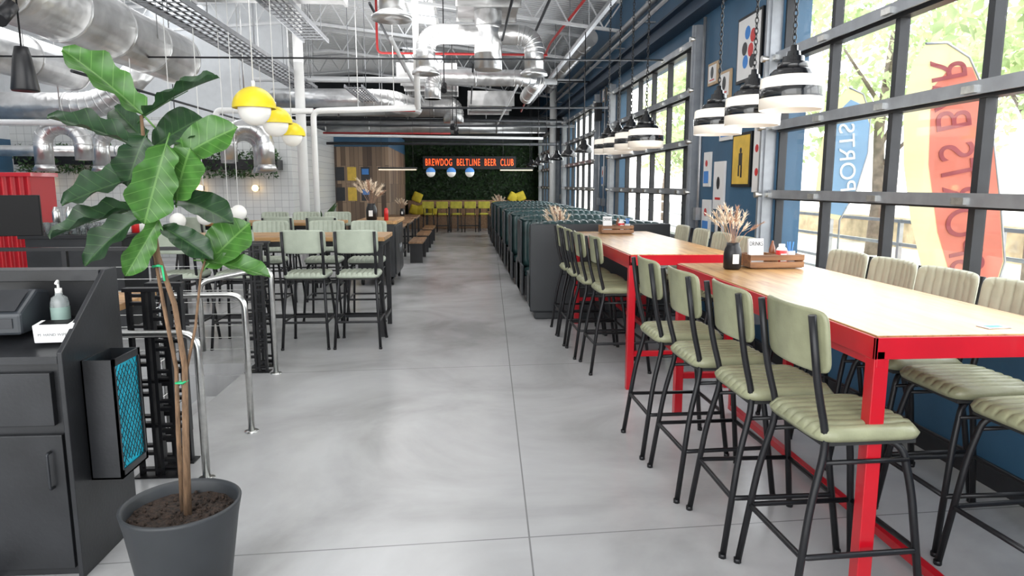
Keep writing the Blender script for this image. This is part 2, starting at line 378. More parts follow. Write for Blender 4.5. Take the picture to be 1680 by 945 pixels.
def textob(name,body,size,mt,parent,loc,rot,ext=.004,space=1.0,width=None,flip=False,ysc=1,off=0):
    me=textmesh(body,size,ext,space=space,off=off); me.materials.clear(); me.materials.append(mt)
    sx=1
    if width:
        xs=[v.co.x for v in me.vertices]; sx=width/(max(xs)-min(xs))
    me.transform(Matrix.Diagonal((sx,(-1 if flip else 1)*ysc,1,1)))
    return ob(name,me,mt,parent,loc,rot)

# ---------------------------------------------------------------- shell
WX=2.85
m=M(); m.box(-1.95,3.15,-3,27,-.1,0); m.box(-10,-1.95,6.25,27,-.1,0); m.box(-10,-1.95,-3,2.5,-.1,0); m.box(-10,-1.95,2.5,6.25,-.6,-.5)
m.box(-1.98,-1.95,2.5,6.25,-.5,-.1);m.box(-10,-1.98,6.2,6.25,-.5,-.1);m.box(-10,-1.98,2.5,2.55,-.5,-.1)
for i in range(2): m.box(-1.98-.3*(i+1),-1.98-.3*i,4.55,5.8,-.5,-.17*(i+1))
struct("floor",m,FLOOR)
WZ=[.92,1.53,2.14,2.75,3.34]
wins=[(1.5,6.2),(8.42,13.1),(14.7,19.4),(21,25.7)]
m=M(); m.box(WX,WX+.25,-3,27,0,WZ[0]); m.box(WX,WX+.25,-3,27,WZ[-1],5.0,0)
ys=[-3]+[y for w in wins for y in w]+[27]
for i in range(0,len(ys),2): m.box(WX,WX+.25,ys[i],ys[i+1],WZ[0],WZ[-1])
struct("wall_right",m,[BLUE,NAVY])
m=M(); m.box(WX-.04,WX,-3,27,0,.12); struct("baseboard_right",m,DKGREY)
m=M(); m.box(WX-.05,WX,-3,27,WZ[0]-.07,WZ[0]-.01); struct("trim_1",m,DKGREY,.004)
m=M(); m.box(WX-.12,WX,-3,27,3.62,3.82); m.box(WX-.2,WX,-3,27,3.80,3.83); m.box(WX-.2,WX,-3,27,3.6,3.63); struct("trim_2",m,NAVY)
for wi,(a,b) in enumerate(wins):
    m=M(); x=WX+.03
    yy=[b-i*.83 for i in range(7) if b-i*.83>=a-.01]
    for y in yy: m.box(x-.02,x+.05,y-.026,y+.026,WZ[0],WZ[-1],0)
    m.box(x-.02,x+.05,a-.0,a+.05,WZ[0],WZ[-1],0)
    for z in WZ:
        m.box(x-.035,x+.05,a,b,z-.045,z+.035,0); m.box(x-.08,x-.035,a,b,z-.012,z+.04,1)
        m.box(x-.095,x-.08,a,b,z-.03,z+.045,1)
        for y in yy: m.box(x-.115,x-.095,y-.05,y+.05,z-.02,z+.02,2)
    for y in(a-.07,b+.07):
        m.box(WX-.1,WX-.0,y-.04,y+.04,.3,3.5,1); m.box(WX-.13,WX-.1,y-.02,y+.02,.3,3.5,1)
        for z in WZ: m.tube([(WX-.16,y,z),(WX-.04,y,z)],.03,10,2)
    m.box(x+.01,x+.016,a,b,WZ[0],WZ[-1],3)
    struct("window_%d"%(wi+1),m,[DKGREY,RAILM,STEEL,GLASS])
# ceiling
m=M()
def cz(x): return 4.95+(2.85-x)*.12 if x>-3.5 else 5.71-(-3.5-x)*.078
m.add([(3.1,-3,4.92),(3.1,27,4.92),(-3.5,27,5.71),(-3.5,-3,5.71),(-10,-3,5.2),(-10,27,5.2)],[(0,1,2,3),(3,2,5,4)])
m.add([(3.1,-3,5.05),(3.1,27,5.05),(-3.5,27,5.84),(-3.5,-3,5.84),(-10,-3,5.33),(-10,27,5.33)],[(0,3,2,1),(3,4,5,2)])
struct("ceiling",m,CEIL)
SKY=mat("skylight_diffuser",(.9,.92,.95),.5,emit=2.4,ecol=(.93,.97,1))
k=5
for (x,y) in [(-1.2,9),(-1.2,15.5),(-1.2,21.5),(-6.2,9),(-6.2,15)]:
    m=M(); z=cz(x)-.03
    m.box(-.6,.6,-1.1,1.1,0,.02)
    for sx in(-.6,0,.6): m.box(sx-.03,sx+.03,-1.13,1.13,-.04,.03,1)
    for sy in(-1.1,1.1): m.box(-.63,.63,sy-.03,sy+.03,-.04,.03,1)
    struct("window_%d"%k,m,[SKY,WHITE],loc=(x,y,z-.04),rot=(0,.1 if x>-3.5 else -.08,0)); k+=1
# back walls
m=M(); m.box(-2.5,3.1,26.6,26.8,0,3.25,0); m.box(-10,3.1,26.6,26.8,3.25,5.9,1); struct("wall_back",m,[MOSS,DARKCEIL])
m=M(); m.box(-5.0,-2.3,21,21.15,0,2.75,0); m.box(-5,-2.3,21,21.15,2.75,3.3,1); m.box(-2.45,-2.3,21.15,26.6,0,2.75,0); m.box(-2.45,-2.3,21.15,26.6,2.75,3.3,1); struct("wall_alcove",m,[PLANK,BLUE])
m=M(); m.box(-10,-3.9,15.9,16.1,0,3.1,0); m.box(-10,-3.9,15.9,16.1,3.1,5.8,2); m.box(-4.05,-3.9,16.1,21,0,3.1,0); struct("wall_tiled",m,[TILE,BLUE,PALEW])
m=M(); m.box(-10.1,-9.9,-3,27,-.6,2.6,1); m.box(-10.1,-9.9,-3,27,2.6,5.8); struct("wall_left",m,[PALEW,BLUE])
m=M(); m.box(-2.5,2.85,20.5,26.6,3.5,3.6); struct("trim_3",m,DARKCEIL)

# ---------------------------------------------------------------- stools
def make_stool(name,leather,label,group,backl=None):
    r=root(name,(0,0,0),label,"bar stool",group=group)
    m=M(); m.cushion(.43,.42,.055,8,lambda v:Vector((v.x,v.y+.01,v.z+.705)),amp=.004,nx=64,p=7,edge=12); m.box(-.19,.19,-.17,.19,.685,.71,1); ob("seat",m,[leather,SEATU],r)
    def tf(v):
        x,y,z=v; return Vector((x,-.235+z+(x*x)*.8-(y*.12),1.07+y))
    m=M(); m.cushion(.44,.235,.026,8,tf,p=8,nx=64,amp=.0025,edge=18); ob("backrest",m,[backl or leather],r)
    R=.0145
    for sx in(-1,1):
        m=M(); m.tube(fil([(sx*.19,-.244,1.17),(sx*.192,-.205,.9),(sx*.182,-.15,.70),(sx*.2,-.21,.45),(sx*.225,-.27,.0)],.08),R,8); m.tube([(sx*.225,-.27,0),(sx*.225,-.271,.02)],.017,8); ob("leg",m,BLACK,r)
    for sx in(-1,1):
        m=M(); m.tube(fil([(sx*.12,.05,.69),(sx*.17,.15,.68),(sx*.19,.19,.5),(sx*.225,.25,.0)],.06),R,8); m.tube([(sx*.225,.25,0),(sx*.225,.251,.02)],.017,8); ob("leg",m,BLACK,r)
    m=M(); z=.27
    m.tube(fil([(-.21,.22,z),(.21,.22,z),(.215,-.235,z),(-.215,-.235,z),(-.21,.22,z)],.02,2),.0115,8); ob("footrest",m,BLACK,r)
    for sx in(-1,1):
        m=M(); m.tube([(sx*.185,.17,.62),(sx*.185,-.17,.62)],.009,6); ob("crossbar",m,BLACK,r)
    return r
R90=-PI/2
sA=make_stool("bar_stool",SAGE,"sage green padded bar stool with black tube legs at red table","sage bar stools at the red tables")
sA.location=(1.44,2.47,0); sA.rotation_euler=(0,0,R90+.04)
for x,y,a in [(1.38,2.95,.0),(1.33,3.49,.04),(1.30,4.05,.02),(1.32,5.88,.03),(1.27,6.42,.02),(1.25,6.95,.0),(1.24,7.45,.0)]: clone(sA,(x,y,0),R90+a)
sC=make_stool("bar_stool",SAGE,"sage bar stool with ribbed back paled for window light","window side bar stools at the red tables",SAGELIT)
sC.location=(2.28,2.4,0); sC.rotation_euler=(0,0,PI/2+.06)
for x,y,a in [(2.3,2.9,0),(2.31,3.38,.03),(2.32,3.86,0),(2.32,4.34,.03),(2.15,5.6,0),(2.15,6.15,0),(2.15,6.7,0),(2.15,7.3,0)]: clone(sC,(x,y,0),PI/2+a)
sB=make_stool("bar_stool",SAGEL,"pale green padded bar stool with black legs at high wood table","pale bar stools at the high wood tables")
sB.location=(-1.6,7.0,0)
for x,y,a in [(-1.09,7.0,0),(-2.3,7.05,0),(-2.85,7.05,0)]: clone(sB,(x,y,0),a)
for x,y in [(-1.2,8.35),(-1.72,8.4),(-2.4,8.4)]: clone(sB,(x,y,0),PI)
for x,y in [(-2.0,9.85),(-2.6,9.85),(-3.2,9.85),(-3.8,9.85)]: clone(sB,(x,y,0),0)
for x,y in [(-2.1,11.2),(-2.6,11.2),(-3.1,11.2)]: clone(sB,(x,y,0),PI)

# ---------------------------------------------------------------- red tables
def red_table(x0,x1,y0,y1,lab,rz=0,near=True):
    cx,cy=(x0+x1)/2,(y0+y1)/2; w=(x1-x0)/2; l=(y1-y0)/2
    r=root("bar_table",(cx,cy,0),lab,"table",rz,"red high tables")
    m=M(); m.box(-w+.012,w-.012,-l+.012,l-.012,1.045,1.085); ob("tabletop",m,TOPW,r,bevel=.003)
    m=M()
    m.box(-w,-w+.012,-l,l,1.0,1.08);m.box(w-.012,w,-l,l,1.0,1.08);m.box(-w,w,-l,-l+.012,1.0,1.08);m.box(-w,w,l-.012,l,1.0,1.08)
    m.box(-w+.012,w-.012,-l+.012,l-.012,1.03,1.043)
    m.box(-w+.01,-w+.04,-l,l,.97,1.03);m.box(w-.04,w-.01,-l,l,.97,1.03)
    ob("table_frame",m,RED,r,bevel=.002)
    for sx in(-1,1):
        for sy in(-1,1):
            m=M(); x=sx*(w-.03);y=sy*(l-.03); m.box(x-.028,x+.028,y-.028,y+.028,0,1.0); ob("leg",m,RED,r,bevel=.003)
    m=M()
    for sy in((-1,1) if near else (1,)): y=sy*(l-.03); m.box(-w+.05,w-.05,y-.02,y+.02,.27,.31)
    if near: m.box(-.02,.02,-l+.05,l-.05,.27,.31)
    else:
        m.box(-w+.05,w-.05,-l+.01,-l+.05,.0+.03,.07); m.box(-.02,.02,-l+.05,l-.05,.03,.07); m.box(-.02,.02,l-.05,l-.01,.03,.3)
    ob("stretcher",m,RED,r,bevel=.002)
    return r
red_table(1.455,2.31,2.29,4.62,"red steel frame high table with honey wood top",0,False)
red_table(1.26,2.12,5.2,7.9,"red steel frame high table near the booths")
def black_table(x0,x1,y0,y1,zt=1.08,top=TOPX,lab="black framed high table with wooden top",name="high_table",cat="table"):
    cx,cy=(x0+x1)/2,(y0+y1)/2; w=(x1-x0)/2; l=(y1-y0)/2
    r=root(name,(cx,cy,0),lab,cat)
    m=M(); m.box(-w,w,-l,l,zt-.045,zt); ob("tabletop",m,top,r,bevel=.004)
    m=M(); m.box(-w+.03,w-.03,-l+.03,l-.03,zt-.1,zt-.046); m.box(-w+.05,w-.05,-.02,.02,.15,.19)
    for sx in(-1,1): m.box(sx*(w-.05)-.02,sx*(w-.05)+.02,-l+.05,l-.05,.15,.19)
    ob("table_frame",m,BLACK,r)
    for sx in(-1,1):
        for sy in(-1,1):
            x=sx*(w-.05);y=sy*(l-.05); m=M(); m.box(x-.025,x+.025,y-.025,y+.025,0,zt-.1); ob("leg",m,BLACK,r)
    return r
black_table(-3.3,-.86,7.25,8.05)
black_table(-4.1,-1.85,10.1,10.9)

# service cart with wood top
CY=11.75
r=root("service_cart",(-1.45,CY,0),"black wheeled service cart with wooden top beside the aisle","cart")
m=M(); m.box(-.3,.3,-.65,.65,.14,1.0); ob("body",m,BLACKM,r,bevel=.005)
m=M(); m.box(-.34,.34,-.7,.7,1.0,1.05); ob("countertop",m,TOPW,r,bevel=.004)
for sx in(-.24,.24):
    for sy in(-.55,.55): ob("wheel",M().tube([(sx-.02,sy,.07),(sx+.02,sy,.07)],.07,16).box(sx-.03,sx+.03,sy-.03,sy+.03,.1,.15),BLACK,r)
for i in range(2):
    m=M(); m.box(.30,.315,-.62+i*.63,-.02+i*.63,.18,.96); d=ob("door",m,BLACKM,r,bevel=.003)
    m=M(); m.tube([(.33,-.1+i*.2,.5),(.33,-.1+i*.2,.64)],.008,6); ob("handle",m,ALU,d)

# ---------------------------------------------------------------- booths
BY=[8.2+1.72*i for i in range(7)]
def booth(first):
    r=root("booth_bench",(1.6,0,0),"dark green leather booth bench with black side panels","booth seat",group="booth benches")
    m=M(); m.box(-.82,.82,-.07,.07,0.08,1.1); 
    if first: m.box(-.86,.84,-.1,-.07,.1,1.16); m.box(-.8,.8,-.06,.1,0,.1)
    ob("body",m,CHAR,r,bevel=.015)
    for s_ in ([1] if first else [-1,1]):
        def tf(v,s_=s_): return Vector((v.x,s_*(.07+v.z),.8+v.y))
        m=M(); m.cushion(1.62,.76,.1,16,tf,nx=128,ny=10,amp=.007,p=12); ob("backrest",m,TEAL,r)
        def tf2(v,s_=s_): return Vector((v.x,s_*(.33+v.y),.36+v.z))
        m=M(); m.cushion(1.6,.5,.12,10,tf2,nx=80,ny=10,amp=.006,p=12); ob("seat",m,TEAL,r)
        m=M(); y0,y1=sorted((s_*.07,s_*.56)); m.box(-.8,.8,y0,y1,.1,.37); y0,y1=sorted((s_*.07,s_*.5)); m.box(-.77,.8,y0,y1,0,.1); ob("plinth",m,BLACKM,r,bevel=.01)
        m=M(); y0,y1=sorted((s_*.0,s_*.24))
        m.box(-.84,-.81,y0,y1,.1,1.12); y0,y1=sorted((s_*.0,s_*.56)); m.box(-.84,-.81,y0,y1,.1,.52); ob("side_panel",m,CHAR,r,bevel=.01)
    m=M(); m.cushion(1.66,.3,.1,17,lambda v:Vector((v.x,v.y+(.08 if first else 0),v.z+1.1)),nx=136,ny=8,amp=.006,p=14,edge=3); ob("top_roll",m,TEAL,r)
    return r
b0=booth(True); b0.location=(1.62,BY[0],0)
b0["label"]="end booth bench with flat charcoal back panel"
b1=booth(False); b1.location=(1.6,BY[1],0)
for i in range(2,7): clone(b1,(1.6-.015*i,BY[i],0))
bt=None
for i in range(6):
    y=(BY[i]+BY[i+1])/2
    if bt is None:
        r=root("booth_table",(1.65,y,0),"wooden pedestal table between booth benches","table",group="booth tables"); bt=r
        m=M(); m.box(-.72,.78,-.3,.3,.72,.76); ob("tabletop",m,DWOOD,r,bevel=.004)
        for sx in(-.4,.5):
            m=M(); m.box(sx-.03,sx+.03,-.03,.03,.03,.72); m.box(sx-.2,sx+.2,-.2,.2,0,.03); ob("leg",m,BLACK,r)
    else: clone(bt,(1.65,y,0))
# ---------------------------------------------------------------- striped pendants
def chain(m,z0,z1,p=.034,r=.0038,w=.011):
    z=z0;i=0
    while z<z1:
        pts=[]
        for a in range(8):
            t=2*PI*a/8; u=math.cos(t)*w; h=math.sin(t)*p*.68
            pts.append((u,0,z+h) if i%2 else (0,u,z+h))
        m.tube(pts,r,4,closed=True); z+=p;i+=1
def striped(group):
    r=root("pendant_lamp",(0,0,0),"black and cream striped pendant lamp on a chain","lamp",group=group)
    s_=.95
    m=M(); prof=[(.03,.235),(.115,.23),(.132,.215),(.14,.193),(.178,.185),(.186,.178),(.19,.122),(.193,.117),(.193,.07),(.192,.065),(.19,.0),(.183,.0),(.183,.16),(.15,.17),(.02,.21)]
    prof=[(a*s_,b) for a,b in prof]
    mis=[0,0,0,1,1,1,0,0,0,1,1,1,1,1]
    m.lathe(prof,n=40,mis=mis); ob("lamp_shade",m,[GBLACK,CREAM],r)
    m=M(); m.lathe([(.001,.37),(.02,.37),(.022,.34),(.036,.335),(.04,.31),(.06,.305),(.062,.275),(.085,.27),(.09,.235),(.03,.228)],n=28); ob("socket_cap",m,GBLACK,r)
    m=M(); m.ball((0,0,.1),.05,12); m.tube([(0,0,.14),(0,0,.22)],.02,8); ob("bulb",m,GLOW,r)
    m=M(); chain(m,.38,1.9); ob("chain",m,BLACK,r)
    return r
p=striped("striped pendant lamps over the red tables"); p.location=(1.93,4.05,2.06)
for x,y,z in [(1.95,4.65,2.02),(1.97,5.35,2.01),(1.86,7.1,2.0),(1.86,7.75,2.01),(1.86,8.4,2.0),(1.86,9.0,2.02)]: clone(p,(x,y,z))
r=None
for y in [10.8,12.4,14.1,15.8,17.6,19.4]:
    if r is None:
        r=root("dome_pendant",(1.85,y,2.12),"small black dome pendant lamp over booth table","lamp",group="black dome pendants"); rr=r
        m=M(); m.lathe([(.02,.2),(.05,.19),(.06,.13),(.11,.1),(.14,.04),(.145,0),(.135,0),(.1,.09),(.02,.12)],n=24); ob("lamp_shade",m,GBLACK,r)
        m=M(); m.tube([(0,0,.19),(0,0,1.81)],.008,6); ob("stem",m,BLACK,r)
        m=M(); m.ball((0,0,.04),.035,10); ob("bulb",m,GLOW,r)
    else: clone(rr,(1.85,y,2.12))
m=M(); m.box(-.03,.03,0,19,0,.06)
for i in range(10): m.tube([(0,.2+i*2,.06),(0,.2+i*2,1.0)],.008,6)
ob("lighting_rail",m,ALU,loc=(1.9,2.6,3.93),label="long grey metal rail carrying pendant lamps",cat="rail")
for x,z,rd in [(2.6,3.98,.03),(2.72,4.25,.05)]:
    m=M(); m.tube([(x,0,z),(x,24,z)],rd,8)
    for i in range(12): m.box(x-.02,2.85,1+i*2-.02,1+i*2+.02,z+rd,z+rd+.02)
    ob("wall_conduit",m,ALU,loc=(0,1.5,0),label="grey conduit pipe bracketed along the blue wall",cat="pipe",group="wall conduits")
for y,x in [(8.15,2.8),(13.35,2.8),(13.8,2.78),(14.4,2.8),(20.0,2.78)]:
    m=M(); m.tube([(0,0,0.12),(0,0,3.55)],.02,6); m.box(-.04,.03,-.05,.05,1.2,1.35)
    ob("vertical_conduit",m,ALU,loc=(x,y,0),label="vertical grey electrical conduit on wall pier",cat="pipe",group="vertical conduits")
m=M(); m.box(-.12,.0,-.1,.1,0,.35); m.tube([(0,0,.17),(.1,0,.17)],.02,6)
sp_me=m.mesh("wall_speaker",[BLACK])
for y in (14.0,20.2): ob("wall_speaker",sp_me,[],loc=(2.74,y,2.9),label="small black wall speaker on pier",cat="speaker",group="wall speakers")
def ydome():
    r=root("yellow_pendant",(0,0,0),"yellow dome pendant with white glass globe half","lamp",group="yellow dome pendants")
    m=M(); m.ball((0,0,0),.205,32,z0=0,z1=1); m.lathe([(.205,0),(.2,-.004),(.19,0)],n=32); ob("lamp_shade",m,YELLOW,r)
    m=M(); m.ball((0,0,-.01),.155,24,z0=-1,z1=.3); ob("globe",m,GLOW,r)
    m=M(); m.tube([(0,0,.2),(0,0,3.1)],.006,6); m.tube([(0,0,.2),(0,0,.26)],.018,8); ob("stem",m,WHITE,r)
    return r
d=ydome(); d.location=(-2.05,7.0,2.36); clone(d,(-2.36,8.9,2.38)); clone(d,(-2.70,11.1,2.38))
r=root("globe_pendant",(-.85,17,1.92),"small white globe pendant with blue cap","lamp",group="rear globe pendants"); g0=r
m=M(); m.ball((0,0,0),.11,16,z0=-1,z1=.1); ob("globe",m,GLOW,r)
m=M(); m.ball((0,0,.01),.115,16,z0=0,z1=1); ob("cap",m,FLAGB,r)
m=M(); m.tube([(0,0,.12),(0,0,3)],.004,6); ob("stem",m,BLACK,r)
for x in(-.35,.1): clone(g0,(x,17,1.92))
# warm linear lights
for x,y,L_ in [(-1.75,18,.5),(1.35,18.4,.45)]:
    r=root("linear_pendant",(x,y,2.02),"slim black linear pendant with warm light strip","lamp",group="linear pendants")
    ob("housing",M().box(-L_,L_,-.03,.03,0,.05),BLACK,r); ob("light_strip",M().box(-L_+.02,L_-.02,-.025,.025,-.02,-.001),LINL,r)
    for sx in(-1,1): ob("cord",M().tube([(sx*L_*.8,0,.05),(sx*L_*.8,0,3.0)],.005,5),BLACK,r)

# ---------------------------------------------------------------- wall art
def art(y0,y1,z0,z1,kind,fr):
    w=(y1-y0)/2;h=(z1-z0)/2
    r=ob("framed_picture",M().box(-.025,0,-w,w,-h,h),fr,loc=(WX-.003,(y0+y1)/2,(z0+z1)/2),bevel=.003,label={'y':"framed ochre poster with a standing figure","d":"framed white print with coloured dots","r":"framed white print with red stripe shapes","b":"framed blue and sand print","w":"pale drawing in a thin picture frame","k":"dark framed print with pale shape"}[kind],cat="picture",group="framed pictures on the blue wall")
    m=M(); X=-.027; m.box(X-.001,X+.001,-w+.03,w-.03,-h+.03,h-.03,0)
    def disc(cy,cz_,rd,mi,sy=1):
        n=14; vs=[(X-.003,cy+rd*sy*math.cos(2*PI*i/n),cz_+rd*math.sin(2*PI*i/n)) for i in range(n)]; m.add(vs,[tuple(range(n))[::-1]],mi)
    if kind=='d':
        for i,(a,b_) in enumerate([(-.35,.3),(.1,.45),(.3,0),(-.2,-.1),(.2,-.4),(-.35,-.45)]): disc(a*w,b_*h,.22*w,1+i%3)
    elif kind=='y': disc(0,.35*h,.12*w,3); m.box(X-.004,X-.002,-.18*w,.18*w,-.2*h,.25*h,3); m.box(X-.004,X-.002,-.2*w,-.05*w,-.65*h,-.2*h,3); m.box(X-.004,X-.002,.08*w,.22*w,-.6*h,-.2*h,3)
    elif kind=='r': m.box(X-.004,X-.002,-.5*w,-.15*w,-.7*h,.7*h,1);disc(.3*w,.3*h,.3*w,1);disc(.2*w,-.4*h,.3*w,1)
    elif kind=='b': m.box(X-.004,X-.002,-.7*w,.7*w,-.8*h,-.1*h,2); disc(0,.35*h,.35*w,1)
    else: disc(0,.1*h,.45*w,3,.7); m.box(X-.004,X-.002,-.5*w,.5*w,-.6*h,-.5*h,1)
    base={'y':YELP}.get(kind,PAPER)
    ob("artwork",m,[base,REDP,FLAGB,DKGREY],r)
A=art
LW=mat("light_wood_frame",(.5,.36,.22),.5)
A(6.6,7.2,2.65,3.3,'d',BLACK);A(6.34,6.54,2.85,3.4,'k',BLACK);A(7.75,8.05,2.75,3.0,'w',LW)
A(7.35,7.68,2.55,2.85,'w',LW);A(6.72,7.2,1.6,2.15,'y',BLACK);A(6.4,6.66,1.55,2.2,'r',WHITE)
A(7.25,7.6,2.1,2.5,'b',WHITE);A(7.85,8.07,1.6,2.0,'b',WHITE);A(7.4,7.72,1.35,1.88,'w',PAPER);A(7.8,8.07,1.0,1.45,'b',WHITE);A(7.3,7.62,.98,1.25,'k',LW);A(6.7,7.1,2.25,2.55,'r',WHITE)
A(13.45,13.7,2.0,2.5,'w',LW);A(13.95,14.25,1.6,2.0,'b',WHITE);A(13.45,13.7,2.7,3.1,'k',LW);A(13.95,14.3,3.3,3.55,'w',LW)

# ---------------------------------------------------------------- things on tables
def pampas_vase(loc,s=1,lab="dark ceramic vase holding dried pampas grass",fluff=1):
    r=root("pampas_vase",loc,lab,"vase",group="pampas vases")
    m=M(); m.lathe([(.001,0),(.045*s,0),(.055*s,.01),(.056*s,.1*s),(.05*s,.13*s),(.04*s,.15*s),(.04*s,.17*s),(.032*s,.17*s),(.032*s,.1*s)],n=20); m.box(-.02*s,.02*s,-.0585*s,-.055*s,.04*s,.1*s,1); ob("vase",m,[BLACK,CERW],r)
    m=M(); rnd=random.Random(3)
    for i in range(16):
        a=rnd.uniform(0,2*PI); sp=rnd.uniform(.03,.16)*s; h=rnd.uniform(.27,.42)*s
        top=Vector((math.cos(a)*sp,math.sin(a)*sp,h)); b=Vector((0,0,.12*s)); mid=(b+top)/2+Vector((0,0,.03*s))
        m.tube([b,mid,top],.0015,4,mi=1)
        d=(top-mid).normalized()
        for q in range(50):
            c=mid+(top-mid)*rnd.uniform(.2,1.15); e=Vector((rnd.gauss(0,1),rnd.gauss(0,1),rnd.gauss(0,.6)))*.014*s*fluff+d*.035*s
            sd=Vector((rnd.gauss(0,1),rnd.gauss(0,1),0)).normalized()*.0045*s*fluff
            m.add([c-sd,c+sd,c+e],[(0,1,2)],i%4==0)
    ob("dried_grass",m,[PAMPAS,PINKG],r)
    return r
def caddy(loc,rz=0):
    r=root("condiment_caddy",loc,"slatted wooden caddy for condiments and menus","caddy",rz,"condiment caddies")
    m=M(); m.box(-.17,.17,-.09,.09,.005,.015)
    for y in(-.095,.085):
        for z in(.01,.055): m.box(-.18,.18,y,y+.01,z,z+.035)
    for x in(-.18,.17,0): m.box(x,x+.01,-.085,.085,.01,.09)
    ob("crate",m,CADDY,r,bevel=.002)
    x,y,z=loc
    def at(dx,dy): c,s_=math.cos(rz),math.sin(rz); return (x+dx*c-dy*s_,y+dx*s_+dy*c,z+.016)
    m=M(); m.lathe([(.001,0),(.033,0),(.035,.01),(.035,.1),(.028,.115),(.02,.12),(.02,.14),(.001,.14)],n=16,mis=[0,0,0,1,1,1,1]); m.box(-.02,.02,-.037,-.034,.03,.08,1)
    ob("sauce_tub",m,[REDP,CERW],loc=at(.0+.05,-.04),label="red sauce container standing in wooden caddy",cat="sauce",group="caddy sauces")
    m=M(); m.lathe([(.001,0),(.02,0),(.02,.1),(.008,.14),(.006,.155),(.001,.155)],n=12); ob("sauce_bottle",m,AMBER,loc=at(.03,.05),label="slim brown sauce bottle in wooden caddy",cat="bottle",group="caddy sauces")
    rr_=root("cutlery_pot",at(.13,0),"blue white pot of straws in wooden caddy","pot",group="straw pots")
    m=M(); m.lathe([(.001,0),(.03,0),(.03,.09),(.026,.09),(.026,.01)],n=14); ob("pot",m,CERW,rr_)
    for i in range(5): ob("straw",M().tube([(.0,0,.01),(.02*math.cos(i*1.3),.02*math.sin(i*1.3),.15)],.003,5),[FLAGB],rr_)
    m=M(); m.box(-.05,.05,-.012,.012,0,.17)
    o=ob("menu_card",m,PAPER,loc=at(-.09,.03),rot=(-.1,0,rz),label="white folded menu card in wooden caddy",cat="menu",group="menu cards")
    textob("lettering","DRINKS",.04,BLACK,o,(0,-.0135,.135),(PI/2,0,0),.0005,width=.09)
pampas_vase((1.70,4.25,1.086),1.0); caddy((1.99,4.33,1.086),.02); caddy((1.67,7.55,1.086),0)
pampas_vase((-1.55,11.4,1.05),1.6,"dark vase of pale pampas grass on cart",1.3)
pampas_vase((1.25,9.06,.761),1.3); pampas_vase((1.45,10.8,.761),1.3)
m=M(); m.box(-.05,.05,-.03,.03,0,.002); m.box(-.03,.03,-.015,.015,.002,.003,1); ob("coaster_card",m,[PAPER,BLUEP],loc=(2.0,2.42,1.086),rot=(0,0,.1),label="small printed card lying on wooden tabletop",cat="card")
m=M(); m.lathe([(.001,0),(.035,0),(.035,.16),(.02,.2),(.001,.2)],n=14); ob("sauce_bottle",m,REDP,loc=(-1.3,11.3,1.05),label="red sauce bottle standing on wooden cart top",cat="bottle")

# ---------------------------------------------------------------- host stand
SX=-1.6
r=root("host_stand",(0,0,0),"black steel host stand with raised front ledge","stand")
m=M(); m.box(-2.7,SX-.02,2.78,3.2,0,.92); ob("body",m,BLACKM,r,bevel=.004)
def side(x0,x1,mm):
    P=[(2.74,0),(3.22,0),(3.22,1.25),(3.12,1.25),(2.74,.965)]
    vs=[(x0,y,z) for y,z in P]+[(x1,y,z) for y,z in P]; n=5
    mm.add(vs,[tuple(range(n)),tuple(range(2*n-1,n-1,-1))]+[(i,i+n,(i+1)%n+n,(i+1)%n) for i in range(n)])
m=M(); side(SX-.02,SX,m); ob("side_panel",m,BLACKM,r,bevel=.003)
m=M(); side(-2.72,-2.7,m); ob("side_panel",m,BLACKM,r,bevel=.003)
m=M(); m.add([(-2.7,2.74,.92),(SX-.02,2.74,.92),(SX-.02,2.74,.95),(-2.7,2.74,.95),(-2.7,3.18,.99),(SX-.02,3.18,.99),(SX-.02,3.18,1.03),(-2.7,3.18,1.03)],[(0,1,2,3),(3,2,6,7),(4,7,6,5),(0,4,5,1)])
ob("desktop",m,BLACKM,r)
m=M(); m.box(-2.7,SX-.02,3.1,3.22,1.2,1.25); m.box(-2.7,SX-.02,3.19,3.22,.9,1.2); ob("ledge",m,BLACKM,r,bevel=.003)
for i,(a,b) in enumerate([(-2.68,-2.16),(-2.14,-1.64)]):
    m=M(); m.box(a,b,2.755,2.779,.04,.62); d=ob("door",m,BLACKM,r,bevel=.003)
    m=M(); m.box(a+.02,b-.02,2.75,2.779,.66,.88); ob("drawer",m,BLACKM,r,bevel=.003)
    m=M(); m.tube(fil([(b-.05,2.757,.4),(b-.05,2.73,.4),(b-.05,2.73,.55),(b-.05,2.757,.55)],.01),.006,6); ob("handle",m,DKGREY,d)
r=root("menu_holder",(SX,2.86,.38),"black steel menu holder with expanded mesh side","holder")
m=M(); m.box(.002,.13,0,.008,0,.52);m.box(.002,.13,.23,.238,0,.52);m.box(.002,.13,0,.238,0,.008);m.box(.002,.008,0,.238,0,.52)
m.box(.122,.13,0,.238,0,.035);m.box(.122,.13,0,.238,.49,.52);m.box(.122,.13,0,.02,0,.52);m.box(.122,.13,.22,.238,0,.52)
ob("box",m,BLACKM,r)
m=M()
for i in range(-12,26):
    for sgn in(1,-1):
        z0=.035+i*.042
        pts=[]
        for q in range(0,9):
            y=.02+q*.025; z=z0+sgn*q*.036
            if .03<=z<=.495: pts.append((.126,y,z))
        if len(pts)>1: m.tube(pts,.0018,4)
ob("mesh_panel",m,BLACK,r)
m=M(); m.box(.06,.118,.012,.226,.01,.485); ob("menu_stack",m,CYAN,loc=(SX,2.86,.38),label="stack of blue menus inside mesh holder",cat="menu")
r=root("receipt_printer",(-1.93,2.98,1.012),"dark grey receipt printer on host stand","printer",.1)
m=M()
P=[(-.13,0),(.13,0),(.13,.15),(.02,.17),(-.13,.09)]
vs=[(-.1,y,z) for y,z in P]+[(.1,y,z) for y,z in P]; n=5
